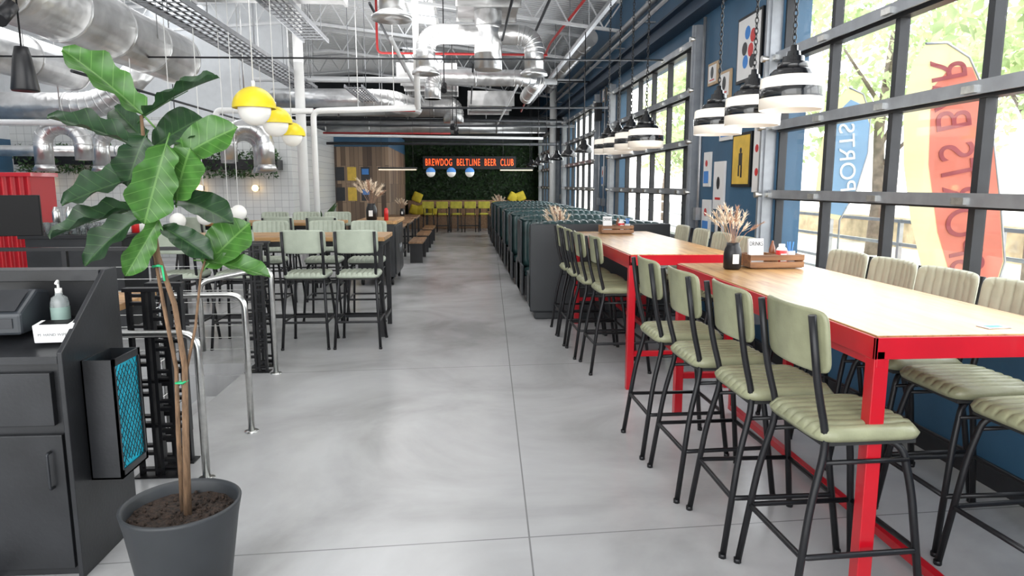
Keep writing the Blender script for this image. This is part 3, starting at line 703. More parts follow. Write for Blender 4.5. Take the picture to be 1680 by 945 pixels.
m.add(vs,[tuple(range(n)),tuple(range(2*n-1,n-1,-1))]+[(i,i+n,(i+1)%n+n,(i+1)%n) for i in range(n)]); ob("body",m,PLASTB,r,bevel=.012)
m=M(); m.add([(-.08,-.125,.1),(.08,-.125,.1),(.08,.0,.172),(-.08,.0,.172)],[(0,1,2,3)]); m.box(-.07,.07,-.135,-.128,.03,.07); ob("lid",m,DKGREY,r)
r=root("sanitizer_bottle",(-1.755,3.03,1.016),"clear hand sanitizer bottle with white pump","bottle")
m=M(); m.lathe([(.001,0),(.034,0),(.036,.01),(.036,.1),(.03,.125),(.015,.135),(.015,.145),(.001,.145)],n=20); ob("bottle",m,CLEARP,r)
m=M(); m.lathe([(.037,.03),(.0372,.085)],n=20); ob("bottle_label",m,mat("label_green",(.3,.42,.38),.5),r)
m=M(); m.tube([(0,0,.14),(0,0,.165)],.014,10); m.tube([(0,0,.16),(0,0,.19)],.005,8); m.tube(fil([(0,0,.188),(0,0,.197),(.012,-.035,.19)],.006),.006,8); ob("pump",m,CERW,r)
r=root("card_dispenser",(-1.685,2.88,.987),"white card dispenser box on host stand","box",.1)
m=M(); m.box(-.075,.075,-.04,.04,0,.075); m.box(-.055,.055,-.03,.03,.07,.078,1); ob("box",m,[PAPER,SCREEN],r,rot=(.1,0,0),bevel=.004)
textob("lettering","M  HAND WIPES",.016,PLASTB,r,(0,-.0435,.03),(PI/2+.1,0,0),.0003)

# ---------------------------------------------------------------- fig plant
PX,PY=-1.09,2.52
pl=root("potted_fig_tree",(PX,PY,0),"tall fiddle leaf fig in charcoal pot","plant")
m=M(); m.lathe([(.001,0),(.135,0),(.15,.015),(.2,.36),(.212,.42),(.214,.43),(.205,.435),(.196,.42),(.19,.36)],n=48); ob("pot",m,POT,pl)
m=M()
vs=[(0,0,.385)];n=32
for ri in range(1,7):
    for j in range(n):
        a=2*PI*j/n; q=.192*ri/6; vs.append((q*math.cos(a),q*math.sin(a),.38+random.uniform(-.006,.008)))
fs=[(0,1+j,1+(j+1)%n) for j in range(n)]
for ri in range(5):
    for j in range(n): a=1+ri*n;fs.append((a+j,a+n+j,a+n+(j+1)%n,a+(j+1)%n))
m.add(vs,fs,0,True)
for i in range(120):
    a=random.uniform(0,2*PI);q=.18*random.random()**.5; m.ball((q*math.cos(a),q*math.sin(a),.386),random.uniform(.004,.009),5)
ob("soil",m,SOIL,pl)
def W(px,py,dy=0): # plant-local frame measured off the trunk
    return Vector((.025+(px-265)*.00214, dy, 1.627-(py-300)*.00214))
m=M(); m.tube([(.02,0,.36),(.035,0,.7),(.05,.0,.96),(.03,.0,1.19),(-.015,0,1.37),(-.03,0,1.6),(-.035,0,1.86)],[.016,.013,.011,.01,.009,.008,.006],8)
m.tube([(-.01,.03,.36),(-.0,.02,.7),(.015,.01,.95),(-.01,0,1.2),(-.03,.01,1.36),(-.06,.02,1.5)],[.01,.009,.008,.007,.006,.005],8)
m.tube([(.04,.01,.9),(.09,.02,1.1),(.13,.0,1.3),(.16,0,1.38)],[.006,.005,.004,.004],6)
ob("trunk",m,BARK,pl)
m=M(); m.tube([(.02,-.015,.9),(.03,.0,.9),(.04,.02,.9),(.055,.0,.905),(.045,-.02,.9)],.005,5,closed=True)
ob("plant_tie",m,GREENTIE,pl)
m=M(); m.tube([(-.035,-.0,1.33),(-.01,-.015,1.335),(.0,.0,1.33),(-.015,.02,1.33)],.005,5,closed=True); m.tube([(.0,-.01,1.335),(.01,-.02,1.28)],.004,5)
ob("plant_tie",m,GREENTIE,pl)
def leafmesh(droop,wf,name,mt):
    m=M(); nx=18;ny=10; vs=[];fs=[]
    for i in range(nx+1):
        t=i/nx
        w=wf*(.30*math.sin(PI*min(1,t*1.0))**.6*(0.5+.7*t) + .08*math.exp(-((t-.14)/.09)**2))
        w*=1+.06*math.sin(t*19)
        if i in(0,nx): w=.004
        for j in range(ny+1):
            s=-1+2*j/ny
            y=s*w+ .012*math.sin(t*17+s)*abs(s)
            z=-droop*t*t+abs(s)**1.3*w*.4+.035*math.sin(t*21+ (2 if s>0 else 0))*abs(s)**1.5-.012*math.cos(s*PI*.5)
            x=t-droop*droop*.25*t*t
            vs.append((x,y,z))
    for i in range(nx):
        for j in range(ny): a=i*(ny+1)+j; fs.append((a,a+1,a+ny+2,a+ny+1))
    m.add(vs,fs,0,True)
    m.tube([(-.14,0,-.03),(0,0,-.012),(.3,0,-.02-droop*.09),(.6,0,-.02-droop*.36)],[.012,.012,.009,.005],5)
    return m.mesh(name,[mt])
LM={}
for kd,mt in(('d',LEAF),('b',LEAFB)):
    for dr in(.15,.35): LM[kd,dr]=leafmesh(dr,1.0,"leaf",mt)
def leaf(base,tip,wd,kd,face=(0,-1,.25),dr=.15,dyb=0,dyt=0):
    b=W(*base,dyb);t=W(*tip,dyt); d=t-b; L=d.length; X=d.normalized(); Z=Vector(face); Z=(Z-X*Z.dot(X)).normalized(); Y=Z.cross(X)
    mt=Matrix((X,Y,Z)).transposed().to_4x4(); mt.translation=b
    o=ob("leaf",LM[kd,dr],[],pl); o.matrix_local=mt@Matrix.Diagonal((L*1.03,wd*.00214/.56,L,1))
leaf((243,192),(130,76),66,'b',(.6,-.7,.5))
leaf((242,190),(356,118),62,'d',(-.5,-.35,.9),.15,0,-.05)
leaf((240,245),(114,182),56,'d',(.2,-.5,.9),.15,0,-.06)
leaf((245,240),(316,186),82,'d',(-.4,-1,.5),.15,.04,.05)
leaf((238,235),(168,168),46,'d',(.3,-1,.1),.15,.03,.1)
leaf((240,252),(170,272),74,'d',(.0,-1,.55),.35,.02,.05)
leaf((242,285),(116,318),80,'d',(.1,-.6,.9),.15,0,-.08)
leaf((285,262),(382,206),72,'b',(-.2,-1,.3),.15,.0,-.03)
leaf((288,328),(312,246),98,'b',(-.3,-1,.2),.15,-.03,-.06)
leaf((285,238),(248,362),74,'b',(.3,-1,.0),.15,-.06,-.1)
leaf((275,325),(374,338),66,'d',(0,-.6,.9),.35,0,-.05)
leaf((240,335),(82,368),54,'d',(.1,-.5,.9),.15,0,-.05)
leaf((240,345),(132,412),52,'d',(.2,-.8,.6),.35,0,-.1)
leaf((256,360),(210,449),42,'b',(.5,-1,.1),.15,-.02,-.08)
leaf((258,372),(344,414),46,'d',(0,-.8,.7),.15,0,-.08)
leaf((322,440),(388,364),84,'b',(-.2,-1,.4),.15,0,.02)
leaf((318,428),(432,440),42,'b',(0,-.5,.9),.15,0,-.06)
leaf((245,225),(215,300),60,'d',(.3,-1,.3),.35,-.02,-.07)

# ---------------------------------------------------------------- railings
def handrail(x,y,h,L,dz):
    m=M(); m.tube(fil([(0,0,0),(0,0,h),(-L,0,h-dz),(-L,0,h-dz-.6 if dz else 0)],.1,7),.021,12); m.lathe([(.001,.008),(.045,.008),(.045,0)],n=16)
    ob("handrail",m,STEEL,loc=(x,y,0),label="brushed stainless steel handrail beside the steps",cat="handrail",group="steel handrails")
handrail(-1.66,5.88,.93,.6,.12); handrail(-1.435,4.45,.92,.52,0); handrail(-1.456,3.71,.83,.75,0)
def lattice(x,y,h,w=.2):
    r=root("lattice_post",(x,y,0),"black steel lattice balustrade post","railing post",group="lattice posts")
    m=M()
    for sx in(-w/2,-w*.08,w*.1,w/2): m.box(sx-.009,sx+.009,-.02,.02,0,h)
    m.box(-w/2-.02,w/2+.02,-.03,.03,h-.01,h+.01); m.box(-w/2-.03,w/2+.03,-.05,.05,0,.008); ob("upright",m,BLACK,r)
    m=M(); k=int(h/.085)
    for i in range(k):
        z=.04+i*.085
        a,b=((-w/2,-w*.08) if i%2 else (w*.1,w/2)); m.box(a,b,-.018,.018,z,z+.018); m.box(a,b,-.018,.018,z+.045,z+.06)
        if i%3==0: m.box(-w/2,w/2,-.018,.018,z-.01,z+.006)
    ob("lattice",m,BLACK,r,kind="stuff")
lattice(-1.73,3.78,1.06); lattice(-1.83,5.95,1.12,.15); lattice(-1.72,3.98,1.06,.16); lattice(-1.83,6.15,1.12,.15)
def cable_rail(x0,y0,x1,y1,h=1.06):
    dx,dy=x1-x0,y1-y0; w=math.hypot(dx,dy)/2
    r=root("cable_railing",((x0+x1)/2,(y0+y1)/2,0),"black balustrade with horizontal steel cables","railing",math.atan2(dy,dx),"cable railings")
    m=M(); m.box(-w,w,-.03,.03,h-.02,h+.01)
    k=max(1,round(2*w/1.3))
    for i in range(k+1): q=-w+2*w*i/k; m.box(q-.02,q+.02,-.02,.02,0,h-.02)
    ob("frame",m,BLACK,r)
    for i in range(8): ob("cable",M().tube([(-w,0,.12+i*.11),(w,0,.12+i*.11)],.003,4),STEEL,r)
cable_rail(-5.2,6.32,-1.95,6.32); cable_rail(-1.86,4.1,-1.86,4.5,1.04)
r=root("side_table",(-2.35,4.25,-.5),"black table with pale wood top and papers","table")
m=M(); m.box(-.35,.35,-.25,.25,1.4,1.44); ob("tabletop",m,TOPX,r,bevel=.003)
for sx in(-1,1):
    for sy in(-1,1): ob("leg",M().box(sx*.31-.02,sx*.31+.02,sy*.21-.02,sy*.21+.02,0,1.4),BLACK,r)
ob("menu_sheet",M().box(-.15,.15,-.1,.1,0,.003),PAPER,loc=(-2.3,4.25,.941),rot=(0,0,.2),label="white paper menu sheet on side table",cat="paper")

# ---------------------------------------------------------------- bar side
r=root("bar_counter",(-5.6,8.2,0),"dark bar counter with black worktop","bar counter")
ob("body",M().box(.72,1.75,-.3,.3,0,1.03),BLACKM,r); ob("countertop",M().box(.68,1.8,-.36,.36,1.03,1.07),BLACK,r,bevel=.004)
r=root("red_cabinet",(-6.5,8.9,0),"tall red corrugated steel cabinet behind the bar","cabinet")
ob("body",M().box(-1.8,1.26,-.2,.3,0,1.72),REDCOR,r); ob("top_rail",M().box(-1.83,1.29,-.23,.33,1.72,1.77),RED,r,bevel=.004)
r=root("television",(-4.32,6.45,1.16),"black flat screen television on a stand","television",.25)
ob("screen",M().box(-.45,.45,-.02,.02,0,.37),SCREEN,r,bevel=.006)
m=M(); m.box(-.02,.02,.02,.05,-1.16,.3); m.box(-.25,.25,-.15,.2,-1.16,-1.14); ob("stand",m,BLACK,r)
m=M(); m.lathe([(.001,0),(.026,0),(.036,.13),(.034,.13),(.025,.008),(.001,.008)],n=14); gm=m.mesh("drinking_glass",[GLASSW])
for i in range(16): ob("drinking_glass",gm,[],loc=(-4.1-(i%8)*.095,7.98+(i//8)*.13,1.07),label="clear beer glass on bar counter",cat="glass",group="glasses on the bar")
for i,(x,mt,h) in enumerate([(-3.95,PAPER,.1),(-3.87,REDP,.16),(-4.6,STEEL,.3),(-4.75,STEEL,.3)]):
    m=M(); m.lathe([(.001,0),(.04,0),(.042,h*.8),(.02,h),(.001,h)],n=16); ob("bar_canister",m,mt,loc=(x,8.3,1.07),label="small round canister on the bar counter",cat="canister",group="bar canisters")
def goose(x,y,z,rd=.14,w=.36,dx=-1):
    m=M(); pts=[(0,0,-.32),(0,0,-.05)]
    for i in range(9):
        a=PI*i/8; pts.append((dx*(w-w*math.cos(a))/1,0,w*math.sin(a)*.9))
    pts.append((dx*2*w,0,-.25)); m.tube(pts,rd,18)
    for k_ in range(2,len(pts)-1):
        p_=Vector(pts[k_]); q_=Vector(pts[k_+1]); m.tube([p_,p_+(q_-p_)*.08],rd*1.05,18)
    m.lathe([(rd,0),(rd*1.35,-.1),(rd*1.3,-.1)],c=(0,0,-.32),n=18)
    m.tube([(dx*w,0,w*.9),(dx*w,0,3.0)],.01,5)
    ob("extraction_duct",m,DUCT,loc=(x,y,z),label="curved galvanised gooseneck extraction duct",cat="duct",group="gooseneck ducts")
for i,(x,y) in enumerate([(-3.05,10.9),(-3.3,11.7),(-3.6,12.5)]): goose(x,y,2.25,.12,.28)
for x,y in [(-6.5,11.2),(-6.0,11.9)]: goose(x,y,2.25,.13,.3,1)
g=root("opal_globe_lamp",(-3.0,9.3,1.26),"white glass globe pendant on thin stem","lamp",group="opal globe pendants")
ob("globe",M().ball((0,0,0),.1,20),GLOW,g); ob("stem",M().tube([(0,0,.1),(0,0,4.1)],.006,5),WHITE,g)
for x,y,z in [(-3.4,9.2,1.2),(-3.75,9.2,1.16),(-3.2,9.5,1.22),(-4.2,9.2,1.12)]: clone(g,(x,y,z))
r=root("hanging_planter",(-5.1,15.6,1.95),"long black planter trough filled with trailing greenery","planter",group="planters on the tiled wall")
ob("trough",M().box(-1.0,1.0,-.15,.3,0,.22),BLACK,r)
m=M(); rnd=random.Random(5)
for i in range(900):
    c=Vector((rnd.uniform(-1,1),rnd.uniform(-.25,.12),rnd.uniform(-.15,.42))); d1=Vector((rnd.gauss(0,1),rnd.gauss(0,1),rnd.gauss(0,1))).normalized()*.1; d2=Vector((rnd.gauss(0,1),rnd.gauss(0,1),rnd.gauss(0,1))).normalized()*.03
    m.add([c-d2,c+d2,c+d1],[(0,1,2)])
ob("foliage",m,FERN,r)
clone(r,(-8.6,15.6,2.05),0)
w=root("wall_lamp",(-4.7,15.85,1.55),"round glowing bulb wall lamp on black plate","lamp",group="bulb wall lamps")
ob("base",M().box(-.05,.05,0,.05,-.05,.05),BLACK,w); ob("bulb",M().ball((0,-.07,0),.075,14),BULB,w)
for x,z in [(-5.9,1.55),(-9.2,1.65),(-8.4,1.6),(-7.2,1.55)]: clone(w,(x,15.85,z),0)
e=ob("exit_sign",M().box(-.18,.18,-.02,.02,-.1,.1),BLACK,loc=(-6.1,15.2,2.25),label="black exit sign with red letters",cat="sign"); textob("lettering","EXIT",.17,EXITM,e,(0,-.024,0),(PI/2,0,0))
ob("hanger",M().tube([(0,0,.1),(0,0,3.2)],.01,5),BLACK,e)

# ---------------------------------------------------------------- columns, pipes
ob("steel_column",M().tube([(0,0,0),(0,0,5.6)],.085,20).box(-.14,.14,-.14,.14,0,.02),WHITE,loc=(-2.85,12.4,0),label="round white steel roof column",cat="column")
m=M(); m.tube(fil([(-2.55,12,0),(-2.55,12,2.85),(-.8,12,2.92)],.12),.05,12); m.tube(fil([(-2.55,12,2.85),(-4.15,12,2.85),(-4.15,12,2.4)],.1),.05,12); m.tube([(-.8,12,2.9),(-.75,11.0,4.7)],.05,12)
for x in(-3.4,-1.8,-1.2): m.tube([(x,12,2.9),(x,12,5.2)],.008,5)
ob("drain_pipe",m,WHITE,label="white drain pipe running across and down beside column",cat="pipe")
ob("steel_column",M().tube([(0,0,0),(0,0,4.9)],.1,16).box(-.16,.16,-.16,.16,0,.02),WHITE,loc=(2.55,20.2,0),label="white steel column by the window wall",cat="column")

# ---------------------------------------------------------------- ducts
def duct(pts,r_,lab="round galvanised steel ventilation duct",mt=None,rings=1.2,fr=.5,hang=True,name="ventilation_duct"):
    P_=fil(pts,fr,7); m=M(); m.tube(P_,r_,24)
    for i in range(len(P_)-1):
        a=P_[i];b=P_[i+1];L=(b-a).length;d=(b-a).normalized()
        if L>rings:
            q=rings/2
            while q<L:
                m.tube([a+d*(q-.02),a+d*(q+.02)],r_*1.045,24); q+=rings
        else: m.tube([a,a+d*min(.02,L)],r_*1.03,24)
    du=ob(name,m,mt or DUCT,label=lab,cat="duct",group="round ventilation ducts")
    if hang:
        a=Vector(pts[0]);b=Vector(pts[-1]); n_=max(2,int((b-a).length/2.5)); h=M()
        for i in range(n_):
            p_=a+(b-a)*(i+.5)/n_
            for s_ in(-1,1):
                o_=Vector((s_*r_,0,0)) if abs((b-a).y)>abs((b-a).x) else Vector((0,s_*r_,0))
                q=p_+o_; h.tube([q,(q.x,q.y,cz(q.x)-.02)],.006,4)
        ob("hanger_rod",h,ALU,du)
duct([(-4.35,2.5,3.55),(-4.35,11.0,3.5)],.36,"large silver ventilation duct running along ceiling",rings=1.0)
duct([(-6.2,5,3.4),(-6.2,11.6,3.4)],.3)
duct([(-9.5,12,2.9),(-5.9,12,2.9),(-5.2,12,3.6)],.22)
duct([(-9.5,13.5,2.25),(-6.4,13.5,2.25)],.1)
duct([(-.62,11.4,3.45),(-.62,11.4,4.0),(1.12,11.4,4.0),(1.12,11.4,3.45)],.155,"U shaped silver duct with downward outlets",fr=.55,hang=False)
duct([(.38,11.4,4.7),(.38,11.4,3.45)],.22,"vertical silver duct drop with flange",hang=False)
duct([(-.6,13.2,3.2),(-.6,13.2,3.6),(1.4,13.2,3.6),(1.4,16,3.6)],.15,hang=False)
for x in(-.62,1.12):
    ob("air_diffuser",M().lathe([(.15,0),(.22,-.06),(.22,-.1),(.11,-.08),(.001,-.05)],n=24),DUCT,loc=(x,11.4,3.47),label="round metal air diffuser at duct end",cat="vent",group="air diffusers")
ob("air_diffuser",M().lathe([(.2,0),(.27,-.04),(.27,-.08),(.12,-.06),(.001,-.04)],n=24),DUCT,loc=(-.95,9.5,3.85),label="round metal air diffuser at duct end",cat="vent",group="air diffusers")
duct([(-.95,9.5,3.85),(-.95,9.5,4.8)],.17,hang=False)
duct([(-5,18,3.6),(-.3,18,3.6),(-.3,18,3.2)],.26,mt=DUCTD)
duct([(-4.5,20,3.2),(2.3,20,3.3)],.2,mt=DUCTD)
duct([(-4,15,3.4),(-1.6,15,3.4),(-1.2,16.5,3.4)],.22)
duct([(2.3,13,4.3),(2.3,19.5,4.3)],.16,mt=DUCTD)
def rectduct(x0,x1,y0,y1,z0,z1):
    m=M(); m.box(x0,x1,y0,y1,z0,z1)
    L_=max(x1-x0,y1-y0); k_=max(1,int(L_/1.0))
    for i in range(k_+1):
        if x1-x0>y1-y0: q=x0+i*(x1-x0)/k_; m.box(q-.02,q+.02,y0-.03,y1+.03,z0-.03,z1+.03)
        else: q=y0+i*(y1-y0)/k_; m.box(x0-.03,x1+.03,q-.02,q+.02,z0-.03,z1+.03)
    ob("rectangular_duct",m,DUCTD,label="rectangular galvanised duct under roof",cat="duct",group="rectangular ducts")
rectduct(-.1,.85,8.0,12,4.35,4.7); rectduct(-3.6,-1.6,9.0,9.9,4.05,4.35); rectduct(-1.5,-.2,16,19,4.0,4.3); rectduct(.1,1.2,17.5,19.7,3.6,3.9)
def tray(x,y0,y1,z,w):
    m=M()
    for s_ in(-w/2,w/2): m.box(x+s_-.01,x+s_+.01,y0,y1,z,z+.06)
    k_=int((y1-y0)/.2)
    for i in range(k_): y=y0+i*.2; m.box(x-w/2,x+w/2,y,y+.022,z,z+.012)
    for q in range(4): m.tube([(x-w/3+q*w*.2,y0,z+.03),(x-w/3+q*w*.2,y1,z+.03)],.012,5,1)
    y=y0+.5
    while y<y1:
        for s_ in(-w/2,w/2): m.tube([(x+s_,y,z),(x+s_,y,5.2)],.006,4)
        y+=1.8
    ob("cable_tray",m,[TRAYM,DKGREY],label="galvanised ladder cable tray hung from ceiling",cat="cable tray",group="cable trays")
tray(-3.25,4.5,14.6,3.55,.5); tray(-2.45,5.5,12,3.95,.4); tray(-1.95,12.5,14.7,3.3,.3)
def pipes(lst,mt,lab,name="ceiling_pipe",cat="pipe"):
    for pts,rd in lst: ob(name,M().tube(fil(pts,.1,4),rd,8),mt,label=lab,cat=cat,group=lab)
pipes([([(-6,9.5,3.25),(2.7,9.5,3.3)],.012),([(-3.5,13,3.0),(2.7,13,3.05)],.02),([(-3.8,16.5,3.0),(2.6,16.5,3.0)],.03),([(-4.8,9,3.0),(-4.8,15.8,3.0)],.02),([(.6,8,3.9),(.6,17,3.9)],.02),([(1.3,9,4.4),(1.3,22,4.4)],.025),([(-3.8,19.4,2.75),(2.6,19.4,2.75)],.04),([(-3.7,18.4,3.3),(2.6,18.4,3.3)],.04),([(-5.6,8,3.7),(-.4,8,3.8)],.02),([(.15,12.2,3.7),(.15,19,3.6)],.018),([(-1.3,10,4.1),(-1.3,15.8,4.1)],.02),([(-3.7,14.6,3.75),(2.6,14.6,3.75)],.018)],DKGREY,"thin dark conduit under the ceiling")
pipes([([(-1.55,12.8,4.9),(-1.55,12.8,3.95),(1.5,12.8,3.95)],.022),([(-3.8,14.2,3.1),(-1,14.2,3.1)],.025),([(2.2,9.5,4.8),(1.7,14,4.4),(1.6,20,3.7)],.025),([(-3.8,19,3.0),(-.4,19,3.0)],.025)],REDPIPE,"red sprinkler pipe crossing under the roof")
pipes([([(-9,11,2.55),(-4.2,11,2.55)],.045),([(-4,13.7,3.6),(1.8,13.7,3.6)],.04),([(-3.8,17,2.8),(1.9,17,2.75)],.03),([(-1.0,9.8,3.6),(-1.0,17,3.6)],.03),([(-3.7,15.4,3.9),(2.6,15.4,3.9)],.025),([(.9,12,3.3),(.9,20,3.3)],.02)],BEAMW,"white painted pipe under the ceiling")
def joist(y,x0=-9.8,x1=2.8):
    m=M()
    def zt(x): return cz(x)-.12
    k_=20; P0=[(x0+(x1-x0)*i/k_) for i in range(k_+1)]
    for a,b in zip(P0[:-1],P0[1:]):
        m.beam((a,y,zt(a)),(b,y,zt(b)),.07,.06); m.beam((a,y,zt(a)-.5),(b,y,zt(b)-.5),.07,.05)
        c=(a+b)/2; m.beam((a,y,zt(a)),(c,y,zt(c)-.5),.025,.025); m.beam((c,y,zt(c)-.5),(b,y,zt(b)),.025,.025)
    ob("roof_joist",m,BEAMW,label="white open web steel roof joist",cat="roof truss",group="roof joists")
for y in(6,9.2,12.6,15.6,18.8,22): joist(y)
m=M(); m.tube([(0,0,0),(0,-.14,-.12)],.05,12); m.tube([(0,0,0),(0,0,1.6)],.01,5); sm_=m.mesh("spotlight",[BLACK])
for x,y,z in [(-3.02,5.0,2.8),(-.35,12,3.3),(-.2,16,2.9),(-.25,14,2.85)]: ob("spotlight",sm_,[],loc=(x,y,z),label="small black ceiling spotlight on drop rod",cat="spotlight",group="black spotlights")
m=M(); m.lathe([(.001,.28),(.04,.28),(.055,.22),(.085,0),(.08,-.01),(.001,0)],n=20); m.tube([(0,0,.28),(0,0,2.9)],.006,5)
ob("pendant_speaker",m,BLACK,loc=(-2.98,5.0,2.26),label="black conical pendant speaker hung on cable",cat="speaker")

# ---------------------------------------------------------------- rear area
s=ob("neon_sign",M().box(-1.75,1.75,-.04,.0,-.24,.24),BLACK,loc=(.15,26.2,2.45),label="red neon sign lettering above moss wall",cat="sign")
for sx in(-1.5,1.5): ob("bracket",M().box(sx-.02,sx+.02,0,.4,-.02,.02),BLACK,s)
textob("lettering","BREWDOG  BELTLINE  BEER  CLUB",.36,NEON,s,(0,-.06,0),(PI/2,0,0),.008,1.22,width=3.3)
m=M(); rnd=random.Random(9)
for i in range(2600):
    c=Vector((rnd.uniform(-2.15,2.68),26.6-rnd.uniform(0,.1),rnd.uniform(1.1,3.1))); d1=Vector((rnd.gauss(0,1),-abs(rnd.gauss(0,1)),rnd.gauss(0,1))).normalized()*.13; d2=Vector((rnd.gauss(0,1),0,rnd.gauss(0,1))).normalized()*.035
    m.add([c-d2,c+d2,c+d1],[(0,1,2)])
ob("moss_wall_foliage",m,FERND,label="dense dark green plant wall",cat="plant wall",kind="stuff")
r=root("banquette",(.2,26.1,0),"long dark banquette bench below the plant wall","bench")
ob("seat",M().box(-2.4,2.4,-.3,.3,0,.47),DWOOD,r,bevel=.02); ob("backrest",M().box(-2.4,2.4,.22,.34,.47,1.05),DWOOD,r,bevel=.02)
me=M().cushion(.36,.36,.1,0,lambda v:Vector((v.x,-v.z,v.y+.18)),nx=12,ny=12,p=8,edge=2).mesh("cushion",[YELC])
for i,(x,z,a) in enumerate([(-2.0,.49,.3),(-1.65,.49,-.3),(-1.3,.49,.2),(1.5,.49,.2),(1.85,.49,-.2),(2.2,.49,.3),(1.7,.8,.5),(2.15,.82,-.4),(-1.9,.8,.4)]):
    ob("cushion",me,[],loc=(x,26.2,z+(0.03 if z<.6 else .2)),rot=(0,a,0),label="yellow square scatter cushion on banquette",cat="cushion",group="yellow cushions")
ch=root("dining_chair",(-1.3,23.9,0),"olive yellow backed chair with black legs","chair",group="yellow rear chairs")
ob("seat",M().cushion(.38,.4,.06,0,lambda v:Vector((v.x,v.y,v.z+.6)),nx=10,ny=10),OLIVC,ch)
ob("backrest",M().box(-.2,.2,-.22,-.18,.82,1.06),OLIVC,ch,bevel=.02)
for sx in(-1,1):
    for sy in(-1,1): ob("leg",M().tube([(sx*.17,sy*.17,.6),(sx*.19,sy*.2,0)],.014,6),BLACK,ch)
    ob("back_post",M().tube([(sx*.15,-.2,.6),(sx*.15,-.21,1.0)],.012,6),BLACK,ch)
for x in(-.82,-.34,.14,.62,1.1,1.58,2.06): clone(ch,(x,23.9,0))
for x in(-1.0,.1,1.2): black_table(x-.45,x+.45,24.4,25.1,.9,DWOOD,"dark wood table by the rear banquette","dining_table")
bench0=None
for i,y in enumerate([15.0,17.3,19.6]):
    black_table(-2.25,-1.35,y-.75,y+.75,.76,DWOOD,"wooden communal dining table with black legs","dining_table")
    for x in(-2.55,-1.05):
        if bench0 is None:
            bench0=root("bench",(x,y,0),"long wooden bench with black legs","bench",group="wooden benches")
            ob("seat",M().box(-.15,.15,-.7,.7,.41,.45),DWOOD,bench0,bevel=.003)
            for sy in(-.6,.6): ob("leg",M().box(-.13,.13,sy-.02,sy+.02,0,.41),BLACK,bench0)
        else: clone(bench0,(x,y,0))
for y in(20.5,22.2): black_table(.7,1.5,y-.6,y+.6,.76,DWOOD,"wooden dining table near the rear seating","dining_table")
pampas_vase((1.0,20.3,.76),1.4); pampas_vase((-1.8,19.6,.76),1.2)
POS=[(-4.55,REDP),(-4.2,BLUEP),(-3.75,DKGREY),(-3.4,YELP),(-3.0,FLAGB)]
for i,(x,mt) in enumerate(POS):
    for z in(1.35,1.95):
        ob("wall_poster",M().box(-.13,.13,-.015,0,-.2,.2).box(-.1,.1,-.018,-.014,-.02,.15,1),[DKGREY if (i+int(z))%2 else mt,mt],loc=(x,20.995,z),label="small coloured poster on plank wall",cat="poster",group="posters on plank wall")
def bushy(loc,s,lab):
    r=root("potted_plant",loc,lab,"plant",group="leafy potted plants")
    ob("pot",M().lathe([(.001,0),(.12*s,0),(.16*s,.3*s),(.14*s,.3*s),(.13*s,.26*s),(.001,.26*s)],n=20),POT,r)
    m=M(); rn=random.Random(int(s*100))
    for i in range(40):
        a=rn.uniform(0,2*PI); L=rn.uniform(.35,.7)*s; el=rn.uniform(.5,1.4)
        d=Vector((math.cos(a)*math.cos(el),math.sin(a)*math.cos(el),math.sin(el))); b=Vector((0,0,.26*s)); sd=Vector((-math.sin(a),math.cos(a),0))*.05*s
        p1=b+d*L*.6; p2=b+d*L+Vector((0,0,-.12*s)); m.add([b,p1-sd,p2,p1+sd],[(0,1,2,3)])
    ob("foliage",m,FERN,r)
bushy((-3.1,14.6,0.0),1.7,"large leafy potted plant near the column")

# ---------------------------------------------------------------- outdoors
m=M(); m.box(3.15,40,-15,50,-.15,-.05); ob("outdoor_paving",m,GREYC,label="pale paved ground outside the windows",cat="ground",kind="stuff")
def treemesh(seed,n=1900):
    rn=random.Random(seed); m=M(); blobs=[(Vector((rn.uniform(-1.5,1.5),rn.uniform(-1.5,1.5),rn.uniform(2.3,5.6))),rn.uniform(.6,1.2)) for _ in range(12)]
    for i in range(n):
        c,r_=blobs[i%12]; v=Vector((rn.gauss(0,1),rn.gauss(0,1),rn.gauss(0,1))).normalized()*r_*rn.random()**.4; c=c+v
        a=Vector((rn.gauss(0,1),rn.gauss(0,1),rn.gauss(0,1))).normalized(); b=a.cross(Vector((rn.gauss(0,1),rn.gauss(0,1),rn.gauss(0,1)))).normalized(); q=rn.uniform(.07,.14)
        m.add([c-a*q,c-b*q*.55,c+a*q,c+b*q*.55],[(0,1,2,3)])
    return m.mesh("foliage",[FOL])
TM=[treemesh(1),treemesh(2)]
tk=M(); tk.tube([(0,0,0),(.05,0,1.2),(-.05,.1,2.6),(.1,0,4.5)],[.14,.12,.1,.05],8)
for a in range(5): tk.tube([(0,.05,1.8+a*.4),(math.cos(a*1.3)*.9,math.sin(a*1.3)*.9,2.8+a*.45)],[.05,.02],6)
tkm=tk.mesh("trunk",[TRUNK]); rn=random.Random(11)
pos=[(9.2,4.6),(9.0,10.2),(9.8,15.9),(8.5,21.4),(9.0,26.9),(14.0,7.3),(14.5,13),(14,18.7),(9.5,32.4)]
for i,(x,y) in enumerate(pos):
    r=root("tree",(x,y,-.05),"leafy green street tree outside the windows","tree",rn.uniform(0,6),"outdoor trees")
    r.scale=(1.15,)*3
    ob("trunk",tkm,[],r); ob("foliage",TM[i%2],[],r)
m=M()
for y in range(-4,36,2): m.box(-.03,.03,y-.03,y+.03,0,1.15)
for z in(.35,.75,1.1): m.box(-.02,.02,-4,34,z,z+.05)
ob("street_fence",m,ALU,loc=(6.6,0,-.05),label="low grey metal rail fence outside",cat="fence")
ob("stone_planter",M().box(-.2,.2,-4,34,0,.7).box(-.25,.25,-4,34,.7,.78),TANB,loc=(11.9,0,-.05),label="low tan stone planter edge outside",cat="planter")
